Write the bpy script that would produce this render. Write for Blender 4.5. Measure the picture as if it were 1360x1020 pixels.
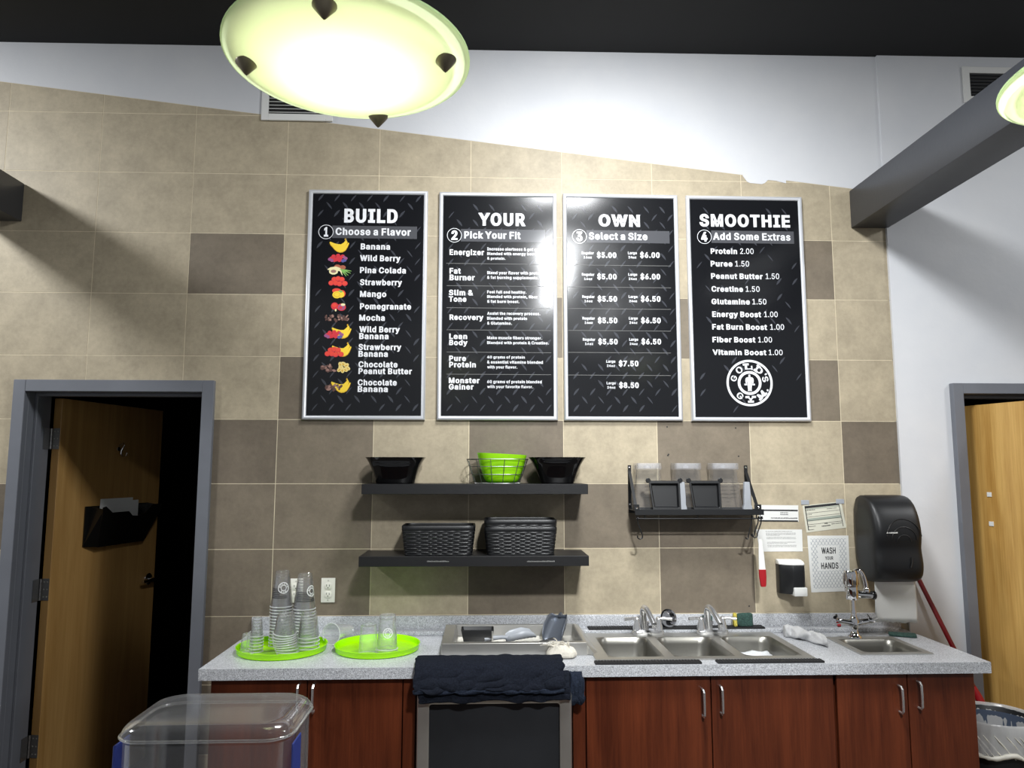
import bpy, bmesh, math, random
from mathutils import Vector, Matrix, noise
from math import sin, cos, pi, radians, sqrt, atan2

for o in list(bpy.data.objects):
    bpy.data.objects.remove(o)
SC = bpy.context.scene
COL = SC.collection
random.seed(7)

# ------------------------------------------------------------------ camera, light, exposure
FPX = 983.5
YAW, PITCH, ROLL = .0373, .1143, .0008
CAM = Vector((2.3588, -3.5788, 1.6711))


def cam_axes():
    fwd = Vector((sin(YAW) * cos(PITCH), cos(YAW) * cos(PITCH), sin(PITCH)))
    right = Vector((cos(YAW), -sin(YAW), 0))
    up = right.cross(fwd)
    r2 = cos(ROLL) * right + sin(ROLL) * up
    u2 = -sin(ROLL) * right + cos(ROLL) * up
    return r2, u2, fwd


CR, CU, CF = cam_axes()
cd = bpy.data.cameras.new('camera')
cam = bpy.data.objects.new('camera', cd)
COL.objects.link(cam)
cd.sensor_fit = 'HORIZONTAL'
cd.sensor_width = 36
cd.lens = 36 * FPX / 1360
cd.clip_start = .05
M3 = Matrix((CR, CU, -CF)).transposed()
cam.matrix_world = Matrix.Translation(CAM) @ M3.to_4x4()
SC.camera = cam

W = bpy.data.worlds.new('world')
SC.world = W
W.use_nodes = True
W.node_tree.nodes['Background'].inputs[0].default_value = (.93, .96, 1, 1)
W.node_tree.nodes['Background'].inputs[1].default_value = .29


def area(name, loc, target, sx, sy, power, color):
    ld = bpy.data.lights.new(name, 'AREA')
    ld.shape = 'RECTANGLE'
    ld.size, ld.size_y, ld.energy, ld.color = sx, sy, power, color
    o = bpy.data.objects.new(name, ld)
    COL.objects.link(o)
    o.location = loc
    o.rotation_euler = (Vector(target) - Vector(loc)).to_track_quat('-Z', 'Y').to_euler()
    return o


COOL = (.965, .985, 1)
for nm, x, y, w, p in (('west', -1.2, -1.6, .5, 116), ('middle', 2.9, -1.45, .5, 76), ('east', 6.3, -1.8, .5, 40)):
    area('ceiling_light_' + nm, (x, y, 3.74), (x, y + .25, 2.5), w, w, p, COOL)

track = area('track_light_rear', (3.14, -4.0, 3.74), (3.2, -.1, 1.25), .30, .22, 27, COOL)
track.data.spread = radians(64)

SC.view_settings.view_transform = 'Standard'
SC.view_settings.look = 'None'
SC.view_settings.gamma = 1
SC.view_settings.use_curve_mapping = False
SC.view_settings.exposure = 0
SC.cycles.transparent_max_bounces = 96
SC.cycles.max_bounces = 10
SC.cycles.sample_clamp_indirect = 6
SC.cycles.caustics_reflective = False
SC.cycles.caustics_refractive = False

# ------------------------------------------------------------------ measuring helpers (pixel of the photo -> point of the place)


def ray(px, py):
    return CR * ((px - 680) / FPX) + CU * (-(py - 510) / FPX) + CF


def onY(px, py, Y=0.):
    d = ray(px, py)
    return CAM + d * ((Y - CAM.y) / d.y)


def onZ(px, py, Z):
    d = ray(px, py)
    return CAM + d * ((Z - CAM.z) / d.z)


# ------------------------------------------------------------------ materials
def lin(c):
    return tuple(((v / 255) / 12.92 if v / 255 <= .04045 else ((v / 255 + .055) / 1.055) ** 2.4) for v in c)


def newmat(name):
    m = bpy.data.materials.new(name)
    m.use_nodes = True
    nt = m.node_tree
    return m, nt, nt.nodes['Principled BSDF'], nt.nodes['Material Output']


def N(nt, kind, **kw):
    n = nt.nodes.new(kind)
    for k, v in kw.items():
        if k.startswith('i_'):
            key = k[2:]
            n.inputs[int(key) if key.isdigit() else key.replace('_', ' ')].default_value = v
        else:
            setattr(n, k, v)
    return n


def mat(name, rgb, rough=.5, metal=0., var=0., vscale=8., stretch=(1, 1, 1), bump=0., bscale=60., spec=.5, sheen=0., rgb2=None, detail=4., transl=0., rvar=0.):
    m, nt, b, out = newmat(name)
    c = lin(rgb)
    b.inputs['Base Color'].default_value = (*c, 1)
    b.inputs['Roughness'].default_value = rough
    b.inputs['Metallic'].default_value = metal
    b.inputs['Specular IOR Level'].default_value = spec
    if sheen:
        b.inputs['Sheen Weight'].default_value = sheen
        b.inputs['Sheen Roughness'].default_value = .4
    tc = N(nt, 'ShaderNodeTexCoord')
    mp = N(nt, 'ShaderNodeMapping')
    mp.inputs['Scale'].default_value = stretch
    nt.links.new(tc.outputs['Object'], mp.inputs[0])
    if var or rgb2:
        nz = N(nt, 'ShaderNodeTexNoise', i_Scale=vscale, i_Detail=detail, i_Roughness=.6)
        nt.links.new(mp.outputs[0], nz.inputs['Vector'])
        rp = N(nt, 'ShaderNodeValToRGB')
        lo = lin(rgb2) if rgb2 else tuple(x * (1 - var) for x in c)
        hi = c if rgb2 else tuple(min(1, x * (1 + var)) for x in c)
        rp.color_ramp.elements[0].position = .3
        rp.color_ramp.elements[1].position = .7
        rp.color_ramp.elements[0].color = (*lo, 1)
        rp.color_ramp.elements[1].color = (*hi, 1)
        nt.links.new(nz.outputs['Fac'], rp.inputs[0])
        nt.links.new(rp.outputs[0], b.inputs['Base Color'])
    if rvar:
        n3 = N(nt, 'ShaderNodeTexNoise', i_Scale=vscale, i_Detail=3.)
        nt.links.new(mp.outputs[0], n3.inputs['Vector'])
        mr = N(nt, 'ShaderNodeMapRange')
        mr.inputs[3].default_value = max(.02, rough - rvar)
        mr.inputs[4].default_value = rough + rvar
        nt.links.new(n3.outputs['Fac'], mr.inputs[0])
        nt.links.new(mr.outputs[0], b.inputs['Roughness'])
    if bump:
        n2 = N(nt, 'ShaderNodeTexNoise', i_Scale=bscale, i_Detail=4.)
        nt.links.new(mp.outputs[0], n2.inputs['Vector'])
        bp = N(nt, 'ShaderNodeBump', i_Strength=bump, i_Distance=.01)
        nt.links.new(n2.outputs['Fac'], bp.inputs['Height'])
        nt.links.new(bp.outputs[0], b.inputs['Normal'])
    if transl:
        tr = N(nt, 'ShaderNodeBsdfTranslucent')
        tr.inputs[0].default_value = (*c, 1)
        mx = N(nt, 'ShaderNodeMixShader', i_0=transl)
        nt.links.new(b.outputs[0], mx.inputs[1])
        nt.links.new(tr.outputs[0], mx.inputs[2])
        nt.links.new(mx.outputs[0], out.inputs[0])
    return m


def clear(name, tint=(1, 1, 1), milk=.03, gloss=.16, rough=.06, milkcol=(.9, .92, .95)):
    """thin clear plastic: see-through with reflections that grow towards its edges"""
    m, nt, b, out = newmat(name)
    tr = N(nt, 'ShaderNodeBsdfTransparent')
    tr.inputs[0].default_value = (*tint, 1)
    gl = N(nt, 'ShaderNodeBsdfGlossy', i_Roughness=rough)
    di = N(nt, 'ShaderNodeBsdfDiffuse')
    di.inputs[0].default_value = (*milkcol, 1)
    lw = N(nt, 'ShaderNodeLayerWeight', i_Blend=gloss)
    m1 = N(nt, 'ShaderNodeMixShader')
    nt.links.new(lw.outputs['Facing'], m1.inputs[0])
    nt.links.new(tr.outputs[0], m1.inputs[1])
    nt.links.new(gl.outputs[0], m1.inputs[2])
    m2 = N(nt, 'ShaderNodeMixShader', i_0=milk)
    nt.links.new(m1.outputs[0], m2.inputs[1])
    nt.links.new(di.outputs[0], m2.inputs[2])
    nt.links.new(m2.outputs[0], out.inputs[0])
    return m


def wood(name, rgb, rgb2, rough=.35, planks=0., gscale=1.):
    m, nt, b, out = newmat(name)
    tc = N(nt, 'ShaderNodeTexCoord')
    mp = N(nt, 'ShaderNodeMapping')
    mp.inputs['Scale'].default_value = (9 * gscale, 9 * gscale, .7 * gscale)
    nt.links.new(tc.outputs['Object'], mp.inputs[0])
    nz = N(nt, 'ShaderNodeTexNoise', i_Scale=1.6, i_Detail=6., i_Roughness=.62, i_Distortion=.6)
    nt.links.new(mp.outputs[0], nz.inputs['Vector'])
    mp2 = N(nt, 'ShaderNodeMapping')
    mp2.inputs['Scale'].default_value = (160, 160, 4)
    nt.links.new(tc.outputs['Object'], mp2.inputs[0])
    n2 = N(nt, 'ShaderNodeTexNoise', i_Scale=1., i_Detail=3.)
    nt.links.new(mp2.outputs[0], n2.inputs['Vector'])
    ad = N(nt, 'ShaderNodeMath', operation='MULTIPLY_ADD', i_1=.3, i_2=-.15)
    nt.links.new(n2.outputs['Fac'], ad.inputs[0])
    sm = N(nt, 'ShaderNodeMath', operation='ADD')
    nt.links.new(nz.outputs['Fac'], sm.inputs[0])
    nt.links.new(ad.outputs[0], sm.inputs[1])
    last = sm
    if planks:
        at = N(nt, 'ShaderNodeAttribute', attribute_name='tone')
        ad2 = N(nt, 'ShaderNodeMath', operation='MULTIPLY_ADD', i_1=planks)
        nt.links.new(at.outputs['Fac'], ad2.inputs[0])
        nt.links.new(sm.outputs[0], ad2.inputs[2])
        last = ad2
    rp = N(nt, 'ShaderNodeValToRGB')
    rp.color_ramp.elements[0].position = .32
    rp.color_ramp.elements[1].position = .72
    rp.color_ramp.elements[0].color = (*lin(rgb2), 1)
    rp.color_ramp.elements[1].color = (*lin(rgb), 1)
    nt.links.new(last.outputs[0], rp.inputs[0])
    nt.links.new(rp.outputs[0], b.inputs['Base Color'])
    b.inputs['Roughness'].default_value = rough
    return m


def tile_material():
    m, nt, b, out = newmat('stone tile')
    at = N(nt, 'ShaderNodeAttribute', attribute_name='tone')
    tc = N(nt, 'ShaderNodeTexCoord')
    n1 = N(nt, 'ShaderNodeTexNoise', i_Scale=7., i_Detail=8., i_Roughness=.68)
    n2 = N(nt, 'ShaderNodeTexNoise', i_Scale=45., i_Detail=6., i_Roughness=.7)
    nt.links.new(tc.outputs['Object'], n1.inputs['Vector'])
    nt.links.new(tc.outputs['Object'], n2.inputs['Vector'])
    rp = N(nt, 'ShaderNodeValToRGB')
    rp.color_ramp.elements[0].color = (*lin((108, 98, 85)), 1)
    rp.color_ramp.elements[1].color = (*lin((176, 164, 140)), 1)
    nt.links.new(at.outputs['Fac'], rp.inputs[0])
    md = N(nt, 'ShaderNodeMath', operation='MULTIPLY_ADD', i_1=.9, i_2=.33)
    nt.links.new(n1.outputs['Fac'], md.inputs[0])
    md2 = N(nt, 'ShaderNodeMath', operation='MULTIPLY_ADD', i_1=.44)
    nt.links.new(n2.outputs['Fac'], md2.inputs[0])
    nt.links.new(md.outputs[0], md2.inputs[2])
    mul = N(nt, 'ShaderNodeVectorMath', operation='SCALE')
    nt.links.new(rp.outputs[0], mul.inputs[0])
    nt.links.new(md2.outputs[0], mul.inputs['Scale'])
    nt.links.new(mul.outputs[0], b.inputs['Base Color'])
    b.inputs['Roughness'].default_value = .5
    b.inputs['Specular IOR Level'].default_value = .35
    bp = N(nt, 'ShaderNodeBump', i_Strength=.08, i_Distance=.01)
    nt.links.new(n2.outputs['Fac'], bp.inputs['Height'])
    nt.links.new(bp.outputs[0], b.inputs['Normal'])
    return m


def speckle_material(name, a, bcol, ccol, rough=.3):
    m, nt, b, out = newmat(name)
    tc = N(nt, 'ShaderNodeTexCoord')
    v1 = N(nt, 'ShaderNodeTexVoronoi', i_Scale=420.)
    v2 = N(nt, 'ShaderNodeTexVoronoi', i_Scale=420.)
    nt.links.new(tc.outputs['Object'], v1.inputs['Vector'])
    nt.links.new(tc.outputs['Object'], v2.inputs['Vector'])
    rp = N(nt, 'ShaderNodeValToRGB')
    els = rp.color_ramp.elements
    els[0].color = (*lin(bcol), 1)
    els[0].position = .2
    els[1].color = (*lin(a), 1)
    els[1].position = .35
    e = els.new(.8)
    e.color = (*lin(a), 1)
    e = els.new(.9)
    e.color = (*lin(ccol), 1)
    sp = N(nt, 'ShaderNodeSeparateColor')
    nt.links.new(v1.outputs['Color'], sp.inputs[0])
    nt.links.new(sp.outputs[0], rp.inputs[0])
    sp2 = N(nt, 'ShaderNodeSeparateColor')
    nt.links.new(v2.outputs['Color'], sp2.inputs[0])
    md = N(nt, 'ShaderNodeMath', operation='MULTIPLY_ADD', i_1=.3, i_2=.82)
    nt.links.new(sp2.outputs[1], md.inputs[0])
    mul = N(nt, 'ShaderNodeVectorMath', operation='SCALE')
    nt.links.new(rp.outputs[0], mul.inputs[0])
    nt.links.new(md.outputs[0], mul.inputs['Scale'])
    nt.links.new(mul.outputs[0], b.inputs['Base Color'])
    b.inputs['Roughness'].default_value = rough
    return m


def film_material(name, rgb, rough):
    """printed poster behind a slightly wavy gloss film"""
    m, nt, b, out = newmat(name)
    b.inputs['Base Color'].default_value = (*lin(rgb), 1)
    b.inputs['Roughness'].default_value = rough
    b.inputs['Specular IOR Level'].default_value = .42
    tc = N(nt, 'ShaderNodeTexCoord')
    nz = N(nt, 'ShaderNodeTexNoise', i_Scale=2.2, i_Detail=0., i_Distortion=.2)
    nt.links.new(tc.outputs['Object'], nz.inputs['Vector'])
    bp = N(nt, 'ShaderNodeBump', i_Strength=.3, i_Distance=.05)
    nt.links.new(nz.outputs['Fac'], bp.inputs['Height'])
    nt.links.new(bp.outputs[0], b.inputs['Normal'])
    return m


def lamp_glass_material():
    m, nt, b, out = newmat('frosted lamp glass')
    tr = N(nt, 'ShaderNodeBsdfTranslucent')
    tr.inputs[0].default_value = (.80, .90, .58, 1)
    di = N(nt, 'ShaderNodeBsdfDiffuse')
    di.inputs[0].default_value = (.36, .50, .34, 1)
    gl = N(nt, 'ShaderNodeBsdfGlossy', i_Roughness=.15)
    m1 = N(nt, 'ShaderNodeMixShader', i_0=.45)
    nt.links.new(tr.outputs[0], m1.inputs[1])
    nt.links.new(di.outputs[0], m1.inputs[2])
    m2 = N(nt, 'ShaderNodeMixShader', i_0=.06)
    nt.links.new(m1.outputs[0], m2.inputs[1])
    nt.links.new(gl.outputs[0], m2.inputs[2])
    nt.links.new(m2.outputs[0], out.inputs[0])
    return m


def emit(name, rgb, s):
    m, nt, b, out = newmat(name)
    e = N(nt, 'ShaderNodeEmission', i_Strength=s)
    e.inputs[0].default_value = (*rgb, 1)
    nt.links.new(e.outputs[0], out.inputs[0])
    return m


TILE = tile_material()
GROUT = mat('grout', (214, 202, 174), .8, var=.12, vscale=20)
WHITE = mat('white wall paint', (214, 215, 217), .55, var=.035, vscale=3, bump=.08, bscale=35, rgb2=(206, 208, 212))
BLACKP = mat('black ceiling paint', (23, 23, 24), .8, var=.1)
BEAM = mat('dark grey beam paint', (52, 54, 59), .38, var=.05, vscale=3, bump=.03)
FRAME = mat('grey door frame paint', (109, 112, 119), .4, var=.06, vscale=6)
DARKF = mat('floor', (92, 84, 76), .5, var=.2)
DARKR = mat('painted room darkness', (30, 30, 32), .8)  # near-black wall colour stands in for the darkness of the unlit rooms
MAPLE = wood('maple veneer', (186, 147, 90), (160, 121, 68), .35)
MAPLEP = wood('maple veneer leaves', (214, 172, 100), (168, 122, 56), .35, planks=.18, gscale=.8)
CHERRY = wood('cherry laminate', (108, 52, 29), (70, 30, 16), .32)
TOEK = mat('toe kick', (40, 28, 24), .6)
COUNTER = speckle_material('grey speckled laminate', (192, 194, 198), (150, 152, 156), (222, 224, 228), .3)
BLK = mat('black plastic', (17, 18, 20), .42, var=.1)
BLKS = mat('black shelf laminate', (16, 16, 18), .45, bump=.05, bscale=90)
BLKG = mat('glossy black plastic', (10, 10, 11), .08)
BLKM = mat('matte black rubber', (22, 22, 23), .7, bump=.3, bscale=300)
STEEL = mat('brushed steel', (198, 196, 190), .34, .84, var=.05, vscale=9)
STEELD = mat('worn sink steel', (186, 184, 178), .36, .85, var=.06, vscale=8)
STEELB = mat('dark sink bowl steel', (142, 140, 133), .36, .9, var=.08, vscale=8)
SATIN = mat('satin chrome', (214, 214, 214), .2, .82)
CHROME = mat('chrome', (222, 222, 224), .07, 1.)
ALU = mat('anodised aluminium frame', (214, 216, 220), .35, .35)
WIRE = mat('tarnished steel wire', (120, 120, 118), .38, .9)
GREYAL = mat('dull grey cast aluminium', (118, 124, 134), .38, .7, var=.1)
POSTER = film_material('black poster print', (23, 24, 27), .16)
TREAD = film_material('grey tread print', (62, 64, 70), .16)
BAND = film_material('grey banner print', (82, 83, 87), .16)
INK = film_material('white poster print', (236, 237, 240), .25)
PAPER = mat('white paper', (222, 222, 218), .7, var=.02)
PAPERO = mat('old paper form', (205, 203, 186), .7, var=.04)
BLUEINK = mat('slate print', (120, 130, 144), .7)
BLKINK = mat('black print', (36, 36, 38), .7)
GREYINK = mat('grey print', (120, 120, 118), .7)
GREENINK = mat('grey green print', (150, 158, 146), .7)
WPLAST = mat('white plastic', (228, 228, 224), .35)
IVORY = mat('ivory outlet plastic', (224, 222, 212), .35)
DSLOT = mat('dark slot', (30, 30, 30), .6)
LIME = mat('lime plastic', (186, 255, 6), .22, transl=.25, var=.04)
LIMEB = mat('lime translucent plastic', (168, 232, 30), .25, transl=.35, var=.08, vscale=14)
RED = mat('red plastic', (160, 26, 34), .35)
DRED = mat('dark red painted pole', (118, 22, 26), .3)
NAVY = mat('black navy terry', (32, 36, 46), .95, var=.35, vscale=160, bump=.9, bscale=420, spec=.1)
NAVY2 = mat('navy terry', (42, 49, 63), .95, var=.35, vscale=160, bump=.9, bscale=420, spec=.1)
CLOTHW = mat('white terry cloth', (222, 222, 222), .95, var=.06, vscale=120, bump=.7, bscale=380, sheen=.2)
CLOTHC = mat('cream string cloth', (226, 220, 206), .95, var=.08, vscale=120, bump=.7, bscale=300)
SCRUB = mat('green scouring pad', (58, 88, 80), .9, var=.5, vscale=130, bump=1., bscale=260)
SPONGE = mat('yellow sponge', (206, 190, 84), .9, var=.2, vscale=90, bump=.8, bscale=200)
CUP = clear('clear cup plastic', (.994, .994, .994), .03, .22, .09)
CUP1 = clear('single clear cup plastic', (.985, .985, .985), .10, .28, .09)
CUPL = clear('hazy clear cup plastic', (.97, .97, .97), .24, .34, .12, (.88, .91, .94))
CUPRIM = clear('thick cup rim', (.97, .97, .97), .42, .4, .08, (.93, .95, .96))
JARM = clear('clear jar plastic', (.99, .99, .99), .035, .19, .08)
JARC = clear('clear jar collar', (.97, .97, .98), .10, .26, .08, (.9, .92, .95))
BINM = clear('clear bin plastic', (.97, .97, .97), .085, .24, .12, (.62, .62, .63))
BINEDGE = clear('clear bin thick edge', (.95, .95, .95), .12, .4, .08, (.75, .75, .73))
BLUEP = mat('blue plastic', (44, 62, 140), .35)
JARH = mat('cloudy plastic', (196, 200, 206), .3, transl=.4)
LINER = clear('white bin liner', (.95, .95, .96), .36, .45, .25, (.93, .92, .9))
LINERW = mat('bunched white liner', (222, 218, 206), .4, transl=.3, bump=.3, bscale=30)
BINB = mat('black bin plastic', (24, 25, 27), .45)
BING = mat('slate bin inside', (70, 80, 98), .5)
SMOKE = mat('smoked file holder plastic', (20, 19, 17), .25)
HINGE = mat('dull steel hinge', (150, 150, 150), .35, .9)
GLASSL = lamp_glass_material()
BULB = emit("lit bulb", (1, .95, .78), 9.5)
FINIAL = mat('dull nickel finial', (120, 112, 96), .4, .8)
EMBLEM = mat('white cup print', (236, 236, 236), .5)
CUPINK = mat('dark cup print', (52, 52, 54), .5)
SUDS = mat('soap suds', (236, 238, 240), .6, bump=.6, bscale=120)
YEL = mat('banana yellow print', (240, 206, 60), .4)
YELD = mat('banana shade print', (206, 160, 36), .4)
BERRY = mat('berry red print', (206, 52, 62), .4)
STRAW = mat('strawberry print', (226, 74, 58), .4)
BLUEB = mat('blueberry print', (88, 88, 150), .4)
PURP = mat('plum print', (150, 84, 128), .4)
CREAM = mat('pineapple flesh print', (232, 222, 172), .4)
LEAF = mat('leaf green print', (128, 178, 92), .4)
COCO = mat('coconut brown print', (168, 96, 72), .4)
CHOC = mat('chocolate print', (92, 66, 60), .4)
CHOCL = mat('chocolate curl light print', (150, 116, 106), .4)
NUT = mat('peanut print', (222, 202, 130), .4)

# ------------------------------------------------------------------ mesh helpers
ORG = {}


class MB:
    def __init__(s):
        s.v, s.f, s.m, s.t = [], [], [], []

    def add(s, vs, fs, m=0, tone=None):
        k = len(s.v)
        s.v += [Vector(v) for v in vs]
        for f in fs:
            s.f.append([i + k for i in f])
            s.m.append(m)
            s.t.append(.5 if tone is None else tone)
        return s

    def box(s, x0, x1, y0, y1, z0, z1, m=0, M=None, tone=None):
        vs = [Vector((x, y, z)) for z in (z0, z1) for y in (y0, y1) for x in (x0, x1)]
        if M:
            vs = [M @ v for v in vs]
        return s.add(vs, [(0, 2, 3, 1), (4, 5, 7, 6), (0, 1, 5, 4), (2, 6, 7, 3), (0, 4, 6, 2), (1, 3, 7, 5)], m, tone)

    def loft(s, rings, m=0, cap0=True, cap1=True, closed=True, wrap=False):
        n = len(rings[0])
        vs = [p for r in rings for p in r]
        fs = []
        R = len(rings)
        for i in range(R if wrap else R - 1):
            for j in range(n if closed else n - 1):
                a, b2 = i * n + j, i * n + (j + 1) % n
                c, d = ((i + 1) % R) * n + (j + 1) % n, ((i + 1) % R) * n + j
                fs.append((a, b2, c, d))
        if cap0 and not wrap:
            fs.append(tuple(range(n))[::-1])
        if cap1 and not wrap:
            fs.append(tuple((R - 1) * n + j for j in range(n)))
        return s.add(vs, fs, m)

    def tube(s, pts, r, n=8, m=0, closed=False, caps=True):
        pts = [Vector(p) for p in pts]
        K = len(pts)
        rr = r if isinstance(r, (list, tuple)) else [r] * K
        rings = []
        up = None
        for i, p in enumerate(pts):
            if closed:
                t = pts[(i + 1) % K] - pts[i - 1]
            else:
                t = pts[min(i + 1, K - 1)] - pts[max(i - 1, 0)]
            t.normalize()
            if up is None:
                up = Vector((0, 0, 1)) if abs(t.z) < .9 else Vector((1, 0, 0))
            side = t.cross(up)
            if side.length < 1e-5:
                side = t.cross(Vector((0, 1, 0)))
            side.normalize()
            up = side.cross(t).normalized()
            rings.append([p + rr[i] * (cos(2 * pi * j / n) * side + sin(2 * pi * j / n) * up) for j in range(n)])
        return s.loft(rings, m, caps, caps, True, closed)

    def lathe(s, prof, c=(0, 0, 0), n=32, m=0, M=None, cap0=False, cap1=False):
        rings = []
        for r, z in prof:
            ring = [Vector((r * cos(2 * pi * j / n), r * sin(2 * pi * j / n), z)) for j in range(n)]
            if M:
                ring = [M @ v for v in ring]
            rings.append([v + Vector(c) for v in ring])
        return s.loft(rings, m, cap0, cap1)

    def prism(s, poly, a, b, axis='y', m=0):
        def P(u, v, w):
            return {'y': (u, w, v), 'x': (w, u, v), 'z': (u, v, w)}[axis]
        n = len(poly)
        vs = [P(u, v, a) for u, v in poly] + [P(u, v, b) for u, v in poly]
        fs = [tuple(range(n)), tuple(range(n, 2 * n))[::-1]] + [(i, i + n, (i + 1) % n + n, (i + 1) % n) for i in range(n)]
        return s.add(vs, fs, m)

    def build(s, name, mats, parent=None, origin=None, bevel=0., seg=2, smooth=35, subsurf=0, tone=False, recalc=True):
        if not isinstance(mats, (list, tuple)):
            mats = [mats]
        if parent is not None:
            o0 = ORG[parent]
        elif origin is not None:
            o0 = Vector(origin)
        else:
            xs = [v.x for v in s.v]
            ys = [v.y for v in s.v]
            o0 = Vector(((min(xs) + max(xs)) / 2, (min(ys) + max(ys)) / 2, min(v.z for v in s.v)))
        me = bpy.data.meshes.new(name)
        me.from_pydata([v - o0 for v in s.v], [], s.f)
        me.polygons.foreach_set('material_index', s.m)
        if tone:
            at = me.attributes.new('tone', 'FLOAT', 'FACE')
            at.data.foreach_set('value', s.t)
        for mm in mats:
            me.materials.append(mm)
        bm = bmesh.new()
        bm.from_mesh(me)
        if recalc:
            bmesh.ops.recalc_face_normals(bm, faces=bm.faces)
        if bevel:
            ed = [e for e in bm.edges if len(e.link_faces) == 2 and e.calc_face_angle(0) > radians(30)]
            bmesh.ops.bevel(bm, geom=ed, offset=bevel, segments=seg, profile=.5, affect='EDGES', clamp_overlap=True)
        bm.to_mesh(me)
        bm.free()
        if smooth:
            me.shade_smooth()
            me.set_sharp_from_angle(angle=radians(smooth))
        o = bpy.data.objects.new(name, me)
        COL.objects.link(o)
        if parent is not None:
            o.parent = parent
            ORG[o] = o0
        else:
            o.location = o0
            ORG[o] = o0
        if subsurf:
            md = o.modifiers.new('smooth', 'SUBSURF')
            md.levels = md.render_levels = subsurf
        return o


def tag(o, label, cat, group=None, kind=None):
    o['label'] = label
    o['category'] = cat
    if group:
        o['group'] = group
    if kind:
        o['kind'] = kind
    return o


def thing(name, loc, label, cat, group=None, kind=None):
    o = bpy.data.objects.new(name, None)
    COL.objects.link(o)
    o.empty_display_size = .05
    o.location = loc
    ORG[o] = Vector(loc)
    return tag(o, label, cat, group, kind)


def struct(o):
    o['kind'] = 'structure'
    return o


KIDS = {}


def copy_tree(src, loc=None, rot=None, label=None, parent=None):
    c = src.copy()
    COL.objects.link(c)
    if parent is not None:
        c.parent = parent
    if loc is not None:
        c.location = loc
    if rot is not None:
        c.rotation_euler = rot
    if label:
        c['label'] = label
    for ch in [q for q in list(COL.objects) if q.parent == src]:
        copy_tree(ch, parent=c)
    return c


def rrect(x0, x1, y0, y1, r, z, k=5):
    """rounded rectangle ring in the xy plane"""
    pts = []
    r = max(1e-4, min(r, (x1 - x0) / 2, (y1 - y0) / 2))
    for cx, cy, a0 in ((x1 - r, y1 - r, 0), (x0 + r, y1 - r, 90), (x0 + r, y0 + r, 180), (x1 - r, y0 + r, 270)):
        for i in range(k + 1):
            a = radians(a0 + 90 * i / k)
            pts.append(Vector((cx + r * cos(a), cy + r * sin(a), z)))
    return pts


def squircle(cx, cy, rx, ry, z, p=4., n=48, fn=None):
    pts = []
    for j in range(n):
        a = 2 * pi * j / n
        c, s_ = cos(a), sin(a)
        k = (abs(c) ** p + abs(s_) ** p) ** (-1 / p)
        w = fn(a) if fn else 0.
        pts.append(Vector((cx + (rx + w) * k * c, cy + (ry + w) * k * s_, z)))
    return pts


def bez(p0, p1, p2, p3, n=12):
    p0, p1, p2, p3 = map(Vector, (p0, p1, p2, p3))
    return [(1 - t) ** 3 * p0 + 3 * (1 - t) ** 2 * t * p1 + 3 * (1 - t) * t * t * p2 + t ** 3 * p3 for t in (i / n for i in range(n + 1))]


# ------------------------------------------------------------------ lettering
FONTCACHE = {}
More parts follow.
